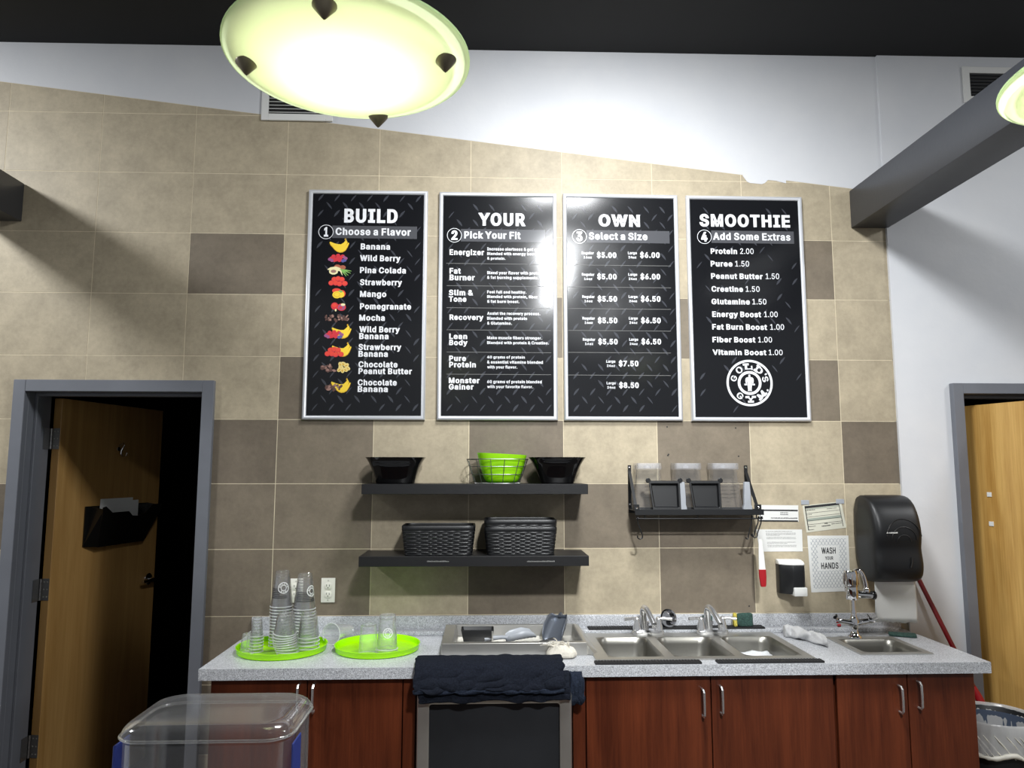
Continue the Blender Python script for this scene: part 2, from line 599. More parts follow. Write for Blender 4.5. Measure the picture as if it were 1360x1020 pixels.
# outlines of the grotesque letters used on the boards: letter, advance, then closed outlines on a 500 grid
OUTLINES = {}
for ln in """$223|101,-37 101,292 122,292 122,-37|112,-4 86,-2 64,5 46,15 32,30 23,48 19,68 52,68 55,55 62,44 71,35 83,29 97,26 112,25 128,26 143,30 155,37 165,46 171,57 173,70 171,81 166,89 158,96 148,102 122,111 92,120 64,130 43,145 30,163 26,186 29,206 37,224 51,238 69,249 90,256 114,258 137,256 158,249 175,238 189,224 197,208 200,189 169,189 163,206 151,219 134,227 112,229 97,228 84,224 73,218 64,209 59,199 58,188 60,176 65,167 74,160 85,154 106,147 132,140 156,132 168,126 179,119 189,110 197,99 202,85 204,69 201,50 193,32 180,17 162,5 139,-2
&224|98,-3 75,-1 55,6 39,17 27,31 20,48 17,67 19,82 24,95 32,106 42,117 70,139 108,168 118,176 127,187 131,202 129,214 123,223 113,228 101,230 84,227 73,216 69,208 68,199 69,190 73,182 84,164 102,142 219,0 182,0 86,116 61,146 51,159 44,172 39,185 38,199 40,215 45,229 55,241 67,249 82,255 100,257 118,255 133,249 145,241 154,230 160,217 162,202 161,191 158,181 152,171 146,162 128,146 77,109 64,98 55,87 50,77 48,66 50,54 55,44 62,35 72,29 83,25 96,23 111,25 126,30 139,37 151,48 160,61 168,76 173,93 174,112 204,112 202,90 198,72 192,57 185,46 173,31 166,23 153,12 136,3 117,-2
'103|39,159 35,254 68,254 64,159
,94|19,-60 34,36 68,36 42,-60
.94|48,-2 39,-1 31,4 26,12 25,20 26,29 31,37 39,42 48,43 56,42 64,37 69,29 71,20 69,12 64,4 56,-1
0227|113,-3 87,0 65,12 47,31 34,57 29,77 25,101 24,127 25,153 29,177 35,197 48,223 65,242 87,254 113,258 139,254 161,242 179,223 192,197 198,177 201,153 203,127 201,101 198,77 192,57 179,31 162,12 140,0|113,25 131,28 145,37 157,52 165,72 170,97 172,127 170,157 165,182 157,203 145,218 131,227 113,230 96,227 82,218 70,203 62,182 56,157 55,127 56,97 62,72 70,52 82,37 96,28
1227|38,0 38,27 195,27 195,0|138,254 138,0 106,0 106,224 105,224 43,179 43,213 99,254
2227|32,0 32,24 117,114 141,141 149,153 155,163 159,174 160,186 159,198 154,209 146,218 137,224 125,228 112,230 98,228 86,224 77,216 69,207 65,195 64,181 33,181 35,202 43,221 55,237 72,248 91,255 112,258 134,255 153,248 169,237 181,223 188,205 191,186 189,172 185,159 179,145 168,129 153,111 133,90 76,30 76,28 195,28 195,0
3227|109,-3 87,-1 66,5 49,15 35,29 26,46 22,66 55,66 57,54 63,44 72,35 83,30 95,26 109,25 124,26 138,30 149,37 157,46 163,58 165,72 163,86 158,98 150,109 137,117 121,122 101,124 78,124 78,150 144,224 144,226 35,226 35,254 186,254 186,230 106,139 106,144 132,144 154,138 172,127 185,111 194,93 196,72 194,51 185,33 172,18 154,6 133,-1
4227|20,53 20,79 123,254 155,254 54,83 54,81 207,81 207,53|141,0 141,61 141,73 141,159 171,159 171,0
5227|111,-3 89,-1 70,6 54,16 41,30 33,47 30,65 61,65 64,54 69,44 77,36 87,30 98,26 111,25 125,27 138,32 149,41 157,52 162,66 164,81 162,97 157,111 148,122 137,131 124,137 109,138 96,137 84,134 73,129 64,123 34,126 48,254 183,254 183,226 75,226 67,151 68,151 77,157 89,162 101,166 115,167 131,165 147,160 161,153 172,143 182,130 189,116 194,99 195,82 193,58 184,38 171,21 154,8 134,-1
6227|113,-3 91,-1 71,7 55,20 42,37 34,58 32,81 34,100 40,119 51,142 69,170 126,254 161,254 75,131 73,131 83,144 98,153 107,156 117,157 139,155 158,147 173,136 185,120 192,101 194,79 192,56 184,36 171,20 155,7 135,-1|113,24 127,26 139,31 149,40 157,51 162,64 164,79 162,94 157,107 149,118 139,126 127,131 113,133 99,131 87,126 77,118 69,107 64,94 62,79 64,64 69,51 77,40 87,31 99,26
7227|48,0 162,224 162,226 31,226 31,254 195,254 195,224 82,0
8227|113,-3 89,-1 68,6 50,17 37,31 29,48 26,68 28,83 33,98 40,110 51,121 63,128 76,132 76,133 59,141 46,154 38,171 35,190 38,209 45,225 57,239 73,249 92,256 113,258 134,256 153,249 169,239 181,225 188,209 191,190 188,171 180,154 167,141 150,133 150,132 164,128 176,121 186,110 194,98 199,83 200,68 198,48 189,31 176,17 158,6 137,-1|113,25 129,26 142,30 153,37 161,46 167,57 168,69 167,83 161,94 153,104 141,111 128,116 113,118 98,116 85,111 73,104 65,94 59,83 58,69 59,57 64,46 73,37 84,30 97,26|113,145 126,146 137,150 146,157 154,165 158,176 160,188 158,200 154,210 147,218 138,225 126,229 113,230 100,229 89,225 79,218 72,210 68,200 66,188 68,176 72,165 79,157 89,150 100,146
9227|113,258 135,255 155,247 171,234 184,217 192,197 194,173 192,155 186,135 175,112 158,84 100,0 65,0 151,124 154,124 144,111 128,101 119,98 109,97 87,100 69,107 53,119 41,134 34,154 32,176 34,198 42,218 55,235 71,247 91,255|113,230 99,228 87,223 77,215 69,204 64,191 63,176 64,161 69,148 77,137 87,129 99,123 113,122 127,123 139,129 149,137 157,147 162,160 164,175 162,190 157,204 150,215 139,223 127,228
A240|8,0 101,254 138,254 231,0 198,0 144,151 132,186 116,239 123,239 106,185 95,151 43,0|55,71 55,99 185,99 185,71
B228|30,0 30,254 121,254 145,252 164,245 180,235 190,221 197,205 199,187 198,172 193,160 187,150 178,143 168,137 157,133 157,131 170,129 182,123 192,114 201,102 207,86 209,68 207,50 200,33 189,20 172,9 151,2 123,0|62,29 122,29 148,31 165,40 175,53 178,68 176,81 171,92 163,102 153,109 140,114 124,115 62,115|62,143 119,143 132,144 144,148 154,155 162,163 166,174 168,186 165,202 156,214 141,223 120,226 62,226
C255|134,-3 113,-2 93,4 75,12 59,25 46,40 35,58 27,78 22,101 20,127 22,153 27,176 35,197 46,215 59,230 75,242 93,251 113,256 134,258 152,256 170,252 186,245 201,236 214,224 224,209 232,193 236,174 204,174 200,186 195,197 187,206 179,214 169,220 158,224 146,227 134,228 111,225 92,216 75,202 62,182 54,157 52,127 54,97 63,72 75,53 92,38 112,29 134,26 146,27 158,30 169,34 179,40 187,48 195,57 200,68 204,80 236,80 232,62 224,45 214,31 201,19 187,9 170,2 153,-2
D251|109,0 48,0 48,29 107,29 136,31 159,40 177,55 189,75 197,99 200,128 197,156 190,180 177,200 160,214 138,223 110,226 47,226 47,254 113,254 136,253 157,248 176,239 200,221 217,196 225,175 229,153 231,128 229,102 224,80 217,59 206,42 192,27 175,15 156,7 134,2|62,254 62,0 30,0 30,254
E209|30,0 30,254 186,254 186,226 62,226 62,143 178,143 178,114 62,114 62,29 188,29 188,0
F205|30,0 30,254 185,254 185,226 62,226 62,139 173,139 173,111 62,111 62,0
G260|134,-3 113,-2 93,4 75,13 59,25 45,40 35,58 27,78 22,102 20,127 22,153 27,176 35,197 45,215 59,230 74,242 92,251 112,256 132,258 152,256 170,252 187,245 202,235 214,222 225,208 232,192 237,174 204,174 199,186 194,197 186,206 178,213 168,220 158,224 146,227 133,228 111,225 92,216 75,202 62,182 54,157 52,127 54,97 63,72 75,53 92,38 112,29 134,26 155,29 172,36 187,47 198,62 205,80 207,101 217,100 141,100 141,128 239,128 239,100 236,71 225,45 209,25 188,9 163,0
H258|30,0 30,254 62,254 62,144 196,144 196,254 228,254 228,0 196,0 196,116 62,116 62,0
I150|16,0 16,29 59,29 59,226 16,226 16,254 135,254 135,226 91,226 91,29 135,29 135,0
L196|30,0 30,254 62,254 62,29 181,29 181,0
M314|30,0 30,254 76,254 139,94 144,79 150,61 156,42 161,24 154,24 159,41 165,61 171,79 176,94 238,254 284,254 284,0 252,0 252,145 252,163 253,184 253,207 253,229 256,229 249,205 241,181 234,161 228,145 171,0 143,0 85,145 80,160 72,181 65,204 56,229 59,229 60,208 60,186 61,164 61,145 61,0
N262|30,0 30,254 68,254 172,91 181,75 194,53 207,27 202,27 200,54 200,79 199,97 199,254 232,254 232,0 193,0 101,145 89,165 74,191 54,226 60,227 61,192 62,164 62,145 62,0
O267|133,-3 112,-2 93,4 75,12 59,25 46,40 35,58 27,78 22,101 20,127 22,153 27,176 35,197 46,215 59,230 75,242 93,251 112,256 133,258 155,256 174,251 192,242 208,230 221,215 232,197 240,176 245,153 247,127 245,101 240,78 232,58 221,40 208,25 192,12 174,4 155,-2|133,26 155,29 175,38 191,52 204,72 212,97 215,127 212,157 204,182 191,202 175,216 155,225 133,228 112,225 92,216 75,202 63,182 54,157 52,127 54,97 63,72 75,52 92,38 112,29
P222|30,0 30,254 118,254 144,252 166,244 183,231 195,215 202,195 204,174 202,152 195,133 183,116 166,104 144,96 118,93 55,93 55,121 116,121 134,123 149,128 159,136 167,147 171,160 172,174 171,188 167,201 159,211 148,219 134,224 116,226 62,226 62,0
R224|30,0 30,254 118,254 145,252 167,244 183,232 195,217 202,198 205,176 202,154 195,136 183,120 166,109 145,101 118,99 48,99 48,128 117,128 135,129 149,133 160,141 167,150 171,162 173,176 171,190 167,202 159,212 149,220 134,224 116,226 62,226 62,0|177,0 115,115 151,115 214,0
S223|112,-4 86,-2 64,5 46,15 32,30 23,48 19,68 52,68 55,55 62,44 71,35 83,29 97,26 112,25 128,26 143,30 155,37 165,46 171,57 173,70 171,81 166,89 158,96 148,102 122,111 92,120 64,130 43,145 30,163 26,186 29,206 37,224 51,238 69,249 90,256 114,258 137,256 158,249 175,238 189,224 197,208 200,189 169,189 163,206 151,219 134,227 112,229 97,228 84,224 73,218 64,209 59,199 58,188 60,176 65,167 74,160 85,154 106,147 132,140 156,132 168,126 179,119 189,110 197,99 202,85 204,69 201,50 193,32 180,17 162,5 139,-2
T224|16,226 16,254 208,254 208,226 128,226 128,0 96,0 96,226
U259|129,-4 101,-1 77,8 57,22 42,40 33,62 30,87 30,254 62,254 62,89 64,72 70,57 80,44 94,34 110,28 129,26 149,28 165,34 179,44 188,57 194,72 196,89 196,254 229,254 229,87 226,62 216,40 201,22 182,8 157,-1
V240|102,0 8,254 42,254 96,103 108,69 124,15 117,15 133,69 145,103 197,254 231,254 139,0
W343|78,0 8,254 41,254 82,98 88,73 93,47 98,20 95,20 100,47 106,73 112,98 153,254 190,254 231,98 237,73 243,47 249,20 244,20 249,47 255,73 261,98 302,254 335,254 265,0 228,0 184,161 176,196 168,237 175,237 167,197 159,161 115,0
Y236|102,0 102,104 8,254 46,254 96,172 111,146 125,115 112,115 126,146 140,172 191,254 228,254 134,104 134,0
a195|80,-4 63,-3 47,2 34,11 24,22 17,37 15,54 17,69 22,80 29,90 39,97 50,102 63,105 89,110 117,113 133,117 138,127 138,128 137,139 133,148 128,156 120,161 110,164 98,165 85,164 75,161 59,150 50,137 20,146 29,161 39,173 52,182 66,188 82,191 97,192 119,190 131,186 143,180 153,172 161,160 167,145 168,126 168,0 138,0 138,26 136,26 126,12 118,6 108,1 95,-3|85,23 101,24 114,29 124,37 132,47 136,57 138,69 138,95 130,91 116,88 100,86 88,84 67,79 58,75 52,70 47,62 46,52 47,43 51,36 57,30 65,26 74,24
b212|115,-4 99,-3 86,2 76,8 69,16 59,29 56,29 56,0 26,0 26,254 57,254 57,160 59,160 69,173 76,180 86,186 98,191 115,192 137,189 156,180 173,166 185,146 193,122 195,94 193,66 185,42 173,23 157,8 137,-1|110,23 126,26 140,33 150,44 158,58 163,75 164,95 163,114 158,131 150,145 140,156 126,163 110,165 94,163 81,156 70,145 62,131 58,114 56,95 58,75 63,58 70,43 81,32 94,26
c198|104,-4 79,-1 58,8 41,23 28,43 20,66 17,94 20,122 28,146 41,165 58,180 79,189 104,192 117,191 130,189 142,184 153,178 162,170 170,161 176,150 181,138 151,131 145,145 135,155 121,162 104,165 86,162 73,155 62,144 54,129 50,112 48,94 50,75 54,59 62,44 73,33 86,26 104,23 121,26 135,33 146,44 152,59 181,51 177,39 171,28 163,19 153,11 142,4 130,0 117,-3
d212|98,-4 75,-1 56,8 40,23 27,42 20,66 17,94 20,122 27,146 40,166 56,180 75,189 98,192 114,191 126,186 136,180 144,173 153,160 155,160 155,254 186,254 186,0 156,0 156,29 153,29 143,16 136,8 126,2 114,-3|102,23 118,26 132,32 142,43 150,58 154,75 156,95 154,114 150,131 142,145 132,156 118,163 102,165 86,163 72,156 62,145 54,131 50,114 48,95 50,75 54,58 62,44 73,33 86,26
e202|106,-4 80,-1 58,8 41,23 28,42 20,66 17,93 20,121 28,145 40,165 58,180 78,189 103,192 118,191 133,187 147,180 160,170 170,157 179,141 184,121 186,97 186,85 37,85 37,110 169,110 155,101 153,119 149,134 141,147 131,157 118,163 103,165 87,163 73,157 62,147 54,135 50,121 48,105 48,89 50,69 55,53 64,40 76,31 90,25 106,23 117,24 127,26 135,31 143,36 149,44 153,53 182,45 177,32 168,20 156,10 141,2 125,-3
f127|114,190 114,164 3,164 3,190|40,0 40,216 42,231 48,243 57,252 68,259 80,264 94,265 111,263 121,260 114,234 107,236 97,237 85,235 77,230 72,221 71,209 71,0
g213|103,-75 84,-74 67,-70 53,-63 41,-55 32,-45 25,-35 51,-20 61,-33 68,-39 77,-44 89,-48 103,-49 124,-46 141,-38 152,-23 156,-3 156,34 153,34 143,21 136,14 126,8 114,4 97,2 76,5 56,13 40,27 28,45 20,68 17,96 20,123 27,147 40,166 56,180 76,189 98,192 114,191 127,186 137,180 144,173 154,159 157,159 157,190 186,190 186,-4 183,-27 175,-45 162,-59 145,-68 125,-73|102,30 118,32 132,38 142,47 150,61 155,77 156,96 155,115 150,132 142,146 132,156 119,163 102,165 86,163 73,156 62,145 54,131 50,115 48,96 50,78 54,61 62,48 73,38 86,32
h205|57,113 57,0 26,0 26,254 57,254 57,144 51,144 62,166 76,181 94,189 114,192 132,190 148,184 161,174 170,160 177,142 179,120 179,0 148,0 148,118 145,137 136,152 123,161 105,165 92,163 80,159 71,151 63,141 58,129
i83|26,0 26,190 57,190 57,0|42,221 34,223 27,227 22,234 21,242 22,249 27,256 34,260 42,262 50,260 57,256 62,249 63,242 62,234 57,227 50,223
k190|55,68 55,106 60,106 142,190 180,190 92,100 89,100|26,0 26,254 57,254 57,0|147,0 74,93 96,114 186,0
l95|70,-1 50,2 37,10 29,24 26,42 26,254 57,254 57,49 58,38 60,31 65,27 73,26 80,26 85,27 90,1 81,0
m305|26,0 26,190 56,190 56,148 54,148 59,162 66,173 75,182 86,188 98,192 110,193 129,190 144,180 154,166 160,147 156,147 161,160 169,172 178,181 190,187 204,192 218,193 234,191 249,186 261,177 270,164 276,148 278,128 278,0 248,0 248,127 245,145 236,156 224,163 209,165 197,164 187,160 179,153 173,145 169,135 168,124 168,0 137,0 137,130 134,144 126,156 115,163 100,165 89,164 79,160 70,154 63,145 58,133 57,119 57,0
n205|57,113 57,0 26,0 26,190 56,190 56,144 51,144 62,166 76,181 94,189 114,192 132,190 147,184 160,174 170,160 176,142 179,120 179,0 148,0 148,118 145,137 136,152 123,161 105,165 92,163 80,159 71,151 63,141 58,129
o208|104,-4 79,-1 58,8 41,23 28,43 20,66 17,94 20,122 28,146 41,165 58,180 79,189 104,192 128,189 149,180 167,165 180,146 188,122 191,94 188,66 180,43 167,23 149,8 128,-1|104,23 121,26 135,33 146,44 154,59 158,75 160,94 158,112 154,129 146,144 135,155 121,162 104,165 86,162 73,155 62,144 54,129 50,112 48,94 50,75 54,59 62,44 73,33 86,26
p212|26,-71 26,190 56,190 56,160 59,160 69,173 76,180 86,186 98,191 115,192 137,189 156,180 173,166 185,146 193,122 195,94 193,66 185,42 173,23 157,8 137,-1 115,-4 99,-3 86,2 76,8 69,16 59,29 57,29 57,-71|110,23 126,26 140,33 150,44 158,58 163,75 164,95 163,114 158,131 150,145 140,156 126,163 110,165 94,163 81,156 70,145 62,131 58,114 56,95 58,75 63,58 70,43 81,32 94,26
r130|26,0 26,190 56,190 56,160 58,160 65,173 76,184 90,190 107,192 115,192 122,192 122,161 115,162 103,163 91,161 80,157 70,151 63,142 58,131 57,118 57,0
s182|91,-4 72,-3 56,2 42,9 31,19 23,32 18,47 47,53 53,40 62,30 75,25 91,23 108,25 122,31 131,40 134,51 132,60 127,68 118,74 106,78 75,85 52,93 36,104 27,119 23,137 26,152 33,166 43,177 58,185 74,190 94,192 112,191 127,186 140,179 149,170 157,158 162,145 134,139 129,149 121,158 110,164 94,166 78,164 65,158 57,150 54,139 56,129 62,122 72,116 86,111 115,105 137,97 153,86 162,71 166,53 163,37 156,24 145,12 130,3 112,-2
t114|102,190 102,164 3,164 3,190|32,236 63,236 63,49 64,38 68,31 75,26 85,25 93,26 101,27 107,1 96,-1 84,-2 62,1 46,11 36,26 32,46
u205|91,-3 73,-1 57,5 44,15 35,29 28,47 26,69 26,190 57,190 57,72 60,52 68,37 82,28 100,25 113,27 125,31 134,38 142,48 146,61 148,76 148,190 179,190 179,0 149,0 149,46 154,46 143,23 129,8 111,0
v195|81,0 9,190 42,190 83,78 93,43 103,10 92,10 101,43 112,78 152,190 186,190 113,0
w284|69,0 11,190 44,190 67,107 77,68 88,21 82,21 93,67 103,107 126,190 158,190 181,107 191,68 201,21 196,21 206,68 217,107 240,190 272,190 215,0 184,0 159,86 152,112 145,140 138,169 145,169 138,140 131,112 124,86 99,0
x189|10,0 86,109 86,86 14,190 50,190 74,153 90,127 104,103 88,103 101,127 117,153 141,190 176,190 104,84 104,107 179,0 143,0 115,43 100,68 86,91 102,91 89,68 74,43 46,0
y195|24,-69 31,-43 36,-44 52,-44 59,-42 65,-37 71,-29 75,-18 81,-1 9,190 42,190 83,78 93,43 103,10 92,10 101,43 112,78 153,190 186,190 102,-29 96,-43 88,-54 80,-62 70,-68 58,-71 46,-73 32,-72
z190|21,0 21,23 127,160 127,161 24,161 24,190 166,190 166,165 63,30 63,28 169,28 169,0
 94""".split('\n'):
    parts_ = ln[1:].split('|')
    OUTLINES[ln[0]] = (int(parts_[0]), [[tuple(int(v) / 500 for v in p.split(',')) for p in q.split()] for q in parts_[1:]])


def sarea(P_):
    return sum(a[0] * b[1] - b[0] * a[1] for a, b in zip(P_, P_[1:] + P_[:1])) / 2


def inside(p, P_):
    c = False
    for a, b in zip(P_, P_[1:] + P_[:1]):
        if (a[1] > p[1]) != (b[1] > p[1]) and p[0] < (b[0] - a[0]) * (p[1] - a[1]) / (b[1] - a[1]) + a[0]:
            c = not c
    return c


def glyph(ch, bold):
    """one letter: filled outlines plus a mitred band that emboldens them; third value is a tiny print layer"""
    if (ch, bold) in FONTCACHE:
        return FONTCACHE[(ch, bold)]
    adv, polys = OUTLINES[ch]
    vs, fs = [], []
    if polys:
        sgn = 1 if sarea(max(polys, key=lambda q: abs(sarea(q)))) < 0 else -1
        outer = [q for q in polys if sarea(q) * sgn < 0]
        holes = [q for q in polys if sarea(q) * sgn >= 0]
        for k, q in enumerate(outer):
            mine = [h for h in holes if inside(h[0], q)]
            cu = bpy.data.curves.new('t', 'CURVE')
            cu.dimensions = '2D'
            cu.fill_mode = 'BOTH'
            for P_ in [q] + mine:
                sp = cu.splines.new('POLY')
                sp.points.add(len(P_) - 1)
                sp.use_cyclic_u = True
                for pt_, (u, v) in zip(sp.points, P_):
                    pt_.co = (u, v, 0, 1)
            ob = bpy.data.objects.new('t', cu)
            COL.objects.link(ob)
            dg = bpy.context.evaluated_depsgraph_get()
            me = bpy.data.meshes.new_from_object(ob.evaluated_get(dg))
            o_ = len(vs)
            vs += [(v.co.x, v.co.y, k) for v in me.vertices]
            fs += [tuple(i + o_ for i in p.vertices) for p in me.polygons]
            bpy.data.objects.remove(ob)
            bpy.data.curves.remove(cu)
            bpy.data.meshes.remove(me)
        for gi, P_ in enumerate(polys):
            L = [Vector(p) for p in P_]
            n, k = len(L), len(vs)
            bx, by, ly = bold * sgn, bold * .6 * sgn, 2 + gi % 3
            for i in range(n):
                d0, d1 = (L[i] - L[i - 1]).normalized(), (L[(i + 1) % n] - L[i]).normalized()
                m = Vector((-d0.y - d1.y, d0.x + d1.x))
                m = m.normalized() / max(.5, m.length / 2) if m.length > 1e-4 else Vector((-d0.y, d0.x))
                vs += [(L[i].x + m.x * bx, L[i].y + m.y * by, ly), (L[i].x, L[i].y, ly)]
            fs += [(k + 2 * i, k + 2 * i + 1, k + 2 * ((i + 1) % n) + 1, k + 2 * ((i + 1) % n)) for i in range(n)]
    FONTCACHE[(ch, bold)] = (vs, fs, adv / 500)
    return FONTCACHE[(ch, bold)]


def glyphs(txt, bold):
    """a string: (verts with print layer, faces)"""
    x, vs, fs = 0, [], []
    for ch in txt:
        v, f, adv = glyph(ch, bold)
        o_ = len(vs)
        vs += [(a + x, b, l) for a, b, l in v]
        fs += [tuple(i + o_ for i in p) for p in f]
        x += adv + bold * 1.9 * (ch != ' ')
    return vs, fs


def put_text(mb, txt, A, B, Y, top, base, bold=.035, m=0):
    """write a string on the wall plane: from A (left) to B (right) in photo px, caps from top to base px"""
    vs, fs = glyphs(txt, bold)
    cap = 'H'
    hv, _ = glyphs(cap, bold)
    h0, h1 = min(v[1] for v in hv), max(v[1] for v in hv)
    x0, x1 = min(v[0] for v in vs), max(v[0] for v in vs)
    PL, PR = onY(A, base, Y), onY(B, base, Y)
    PT = onY((A + B) / 2, top, Y)
    PB = onY((A + B) / 2, base, Y)
    zb, sc = (PL.z + PR.z) / 2, (PT.z - PB.z) / (h1 - h0)
    sx = (PR.x - PL.x) / (x1 - x0)
    mb.add([(PL.x + (x - x0) * sx, Y - .00012 * l, zb + (y - h0) * sc) for x, y, l in vs], fs, m)


def disc(mb, c, rx, ry, Y, m=0, n=14, rot=0.):
    mb.add([(c[0] + rx * cos(2 * pi * i / n) * cos(rot) - ry * sin(2 * pi * i / n) * sin(rot), Y, c[1] + rx * cos(2 * pi * i / n) * sin(rot) + ry * sin(2 * pi * i / n) * cos(rot)) for i in range(n)], [tuple(range(n))], m)


def ring(mb, c, r0, r1, Y, m=0, n=40, a0=0., a1=2 * pi):
    full = abs(a1 - a0 - 2 * pi) < 1e-6
    k = n if full else n + 1
    vs = []
    for i in range(k):
        a = a0 + (a1 - a0) * i / n
        vs += [(c[0] + r0 * cos(a), Y, c[1] + r0 * sin(a)), (c[0] + r1 * cos(a), Y, c[1] + r1 * sin(a))]
    fs = [(2 * i, 2 * i + 1, 2 * ((i + 1) % k) + 1, 2 * ((i + 1) % k)) for i in range(n)]
    mb.add(vs, fs, m)


def quadY(mb, x0, x1, z0, z1, Y, m=0):
    mb.add([(x0, Y, z0), (x1, Y, z0), (x1, Y, z1), (x0, Y, z1)], [(0, 1, 2, 3)], m)

# ------------------------------------------------------------------ the setting
TW, TH, ZT = .457, .3048, 3.43
SLOPE = lambda x: 3.584 - (x + .056) * .1138
DX0, DX1, DZ = .137, 1.071, 2.09          # left door frame, outside
RX0, RX1, RZ = 4.66, 5.76, 2.093          # right door frame, outside
XE = 4.392                                # where the tiles end


def clip(poly, f):
    out = []
    for i, p in enumerate(poly):
        q = poly[(i + 1) % len(poly)]
        a, b = f(p), f(q)
        if a >= 0:
            out.append(p)
        if (a >= 0) != (b >= 0):
            t = a / (a - b)
            out.append((p[0] + t * (q[0] - p[0]), p[1] + t * (q[1] - p[1])))
    return out


DARK = {(2, 2), (8, 2), (8, 4), (3, 4), (5, 3), (7, 3), (2, 5), (3, 5), (5, 5), (7, 5), (9, 5), (0, 6), (-1, 6), (2, 6), (3, 6), (6, 6), (7, 6), (2, 7), (3, 7), (5, 7), (7, 7),
        (2, 8), (3, 8), (6, 8), (8, 8), (2, 9), (-2, 3), (-3, 5), (5, 9)}
MID = {(4, 6): .72, (5, 6): .72, (4, 7): .82, (-1, 4): .55}  # middle tones; between the shelves the shelf shade is put into the tone
rnd = random.Random(3)
mb = MB()
# plaster behind the tiles, with the two door openings, up to the ceiling
for x0, x1, z0, z1 in ((-2.2, DX0 + .03, 0, 4.0), (DX0 + .03, DX1 - .03, DZ - .03, 4.0), (DX1 - .03, XE, 0, 4.0)):
    mb.box(x0, x1, .008, .16, z0, z1, 1)
# the plain part on the right, standing a little proud of the tiles
for x0, x1, z0, z1 in ((XE, RX0 + .03, 0, 4.0), (RX0 + .03, RX1 - .03, RZ - .03, 4.0), (RX1 - .03, 7.4, 0, 4.0)):
    mb.box(x0, x1, -.014, .16, z0, z1, 2)
# white paint above the slope
g = .0035
zs = [(-2.2, 4.0), (XE, 4.0), (XE, SLOPE(XE)), (-2.2, SLOPE(-2.2))]
vs = [(x, 0, z) for x, z in zs] + [(x, .01, z) for x, z in zs]
mb.add(vs, [(0, 1, 2, 3), (3, 2, 6, 7)], 2)
# smeared patch of paint over the tiles
pt = [onY(x, y, -.001) for x, y in ((986, 233), (992, 241), (996, 243), (1012, 244.5), (1016, 243), (1020, 239), (1030, 240), (1044, 243.5), (1044, 236), (1010, 228))]
mb.add(pt, [tuple(range(len(pt)))], 2)
# grout bed
for x0, x1, z0, z1 in ((-2.2, DX0 + .02, 0, 3.9), (DX0 + .02, DX1 - .02, DZ - .02, 3.9), (DX1 - .02, XE - .004, 0, 3.9)):
    pl = clip([(x0, z0), (x1, z0), (x1, z1), (x0, z1)], lambda p: SLOPE(p[0]) - p[1])
    mb.add([(x, .0008, z) for x, z in pl], [tuple(range(len(pl)))], 3)
for c in range(-5, 10):
    for r in range(-3, 12):
        tone = .93 + rnd.uniform(-.07, .07)
        if (c, r) in DARK:
            tone = .1 + rnd.uniform(-.08, .1)
        elif (c, r) in MID:
            tone = MID[(c, r)]
        x0, x1 = max(-2.2, c * TW + g / 2), min((c + 1) * TW - g / 2, XE)
        z1, z0 = ZT - r * TH - g / 2, max(0, ZT - (r + 1) * TH + g / 2)
        if x1 <= x0 or z1 <= z0:
            continue
        pieces = [[(x0, z0), (x1, z0), (x1, z1), (x0, z1)]]
        if x1 > DX0 and x0 < DX1 and z0 < DZ:
            P = pieces[0]
            pieces = [clip(P, lambda p: DX0 + .02 - p[0]), clip(P, lambda p: p[0] - DX1 + .02),
                      clip(clip(clip(P, lambda p: p[0] - DX0 - .02), lambda p: DX1 - .02 - p[0]), lambda p: p[1] - DZ + .02)]
        for P in pieces:
            if len(P) > 2:
                P = clip(P, lambda p: SLOPE(p[0]) - .002 - p[1])
            if len(P) > 2:
                n = len(P)
                mb.add([(x, 0, z) for x, z in P] + [(x, .006, z) for x, z in P], [tuple(range(n))] + [(i, (i + 1) % n, (i + 1) % n + n, i + n) for i in range(n)], 0, tone)
# little drilled screw holes in the tiles
for px, py in ((887, 605), (888, 603.5), (977, 568.5), (981, 606), (886, 567), (995, 805)):
    p = onY(px, py, -.0006)
    disc(mb, (p.x, p.z), .004, .004, -.0006, 4, 8)
struct(mb.build('wall_back', [TILE, WHITE, WHITE, GROUT, DSLOT], origin=(0, 0, 0), tone=True, smooth=0, recalc=False))

struct(MB().box(-2.2, 7.4, -6, 3.2, -.1, 0).build('floor', DARKF, origin=(0, 0, 0)))
mb = MB()
prof = [(-2.2, 3.792 + .005 * -2.2), (7.4, 3.792 + .005 * 7.4), (7.4, 4.0), (-2.2, 4.0)]
mb.prism(prof, -6, .0, 'y')
struct(mb.build('ceiling', BLACKP, origin=(0, 0, 0)))
# two dark beams that run from the wall over the counter
struct(MB().box(4.214, 4.402, -4.2, -.002, 2.888, 3.082).build('trim_1', BEAM, bevel=.003))
struct(MB().box(-.084, .104, -4.2, -.002, 2.866, 3.056).build('trim_2', BEAM, bevel=.003))
# unlit rooms behind the doors
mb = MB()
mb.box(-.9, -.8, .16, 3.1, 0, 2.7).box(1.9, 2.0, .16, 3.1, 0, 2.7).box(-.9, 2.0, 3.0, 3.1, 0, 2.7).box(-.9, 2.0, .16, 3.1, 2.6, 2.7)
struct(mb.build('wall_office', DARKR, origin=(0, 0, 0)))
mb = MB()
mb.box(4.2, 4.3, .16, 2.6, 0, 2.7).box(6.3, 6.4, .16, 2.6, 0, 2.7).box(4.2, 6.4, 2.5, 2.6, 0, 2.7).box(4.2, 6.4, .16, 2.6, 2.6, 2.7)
struct(mb.build('wall_passage', DARKR, origin=(0, 0, 0)))


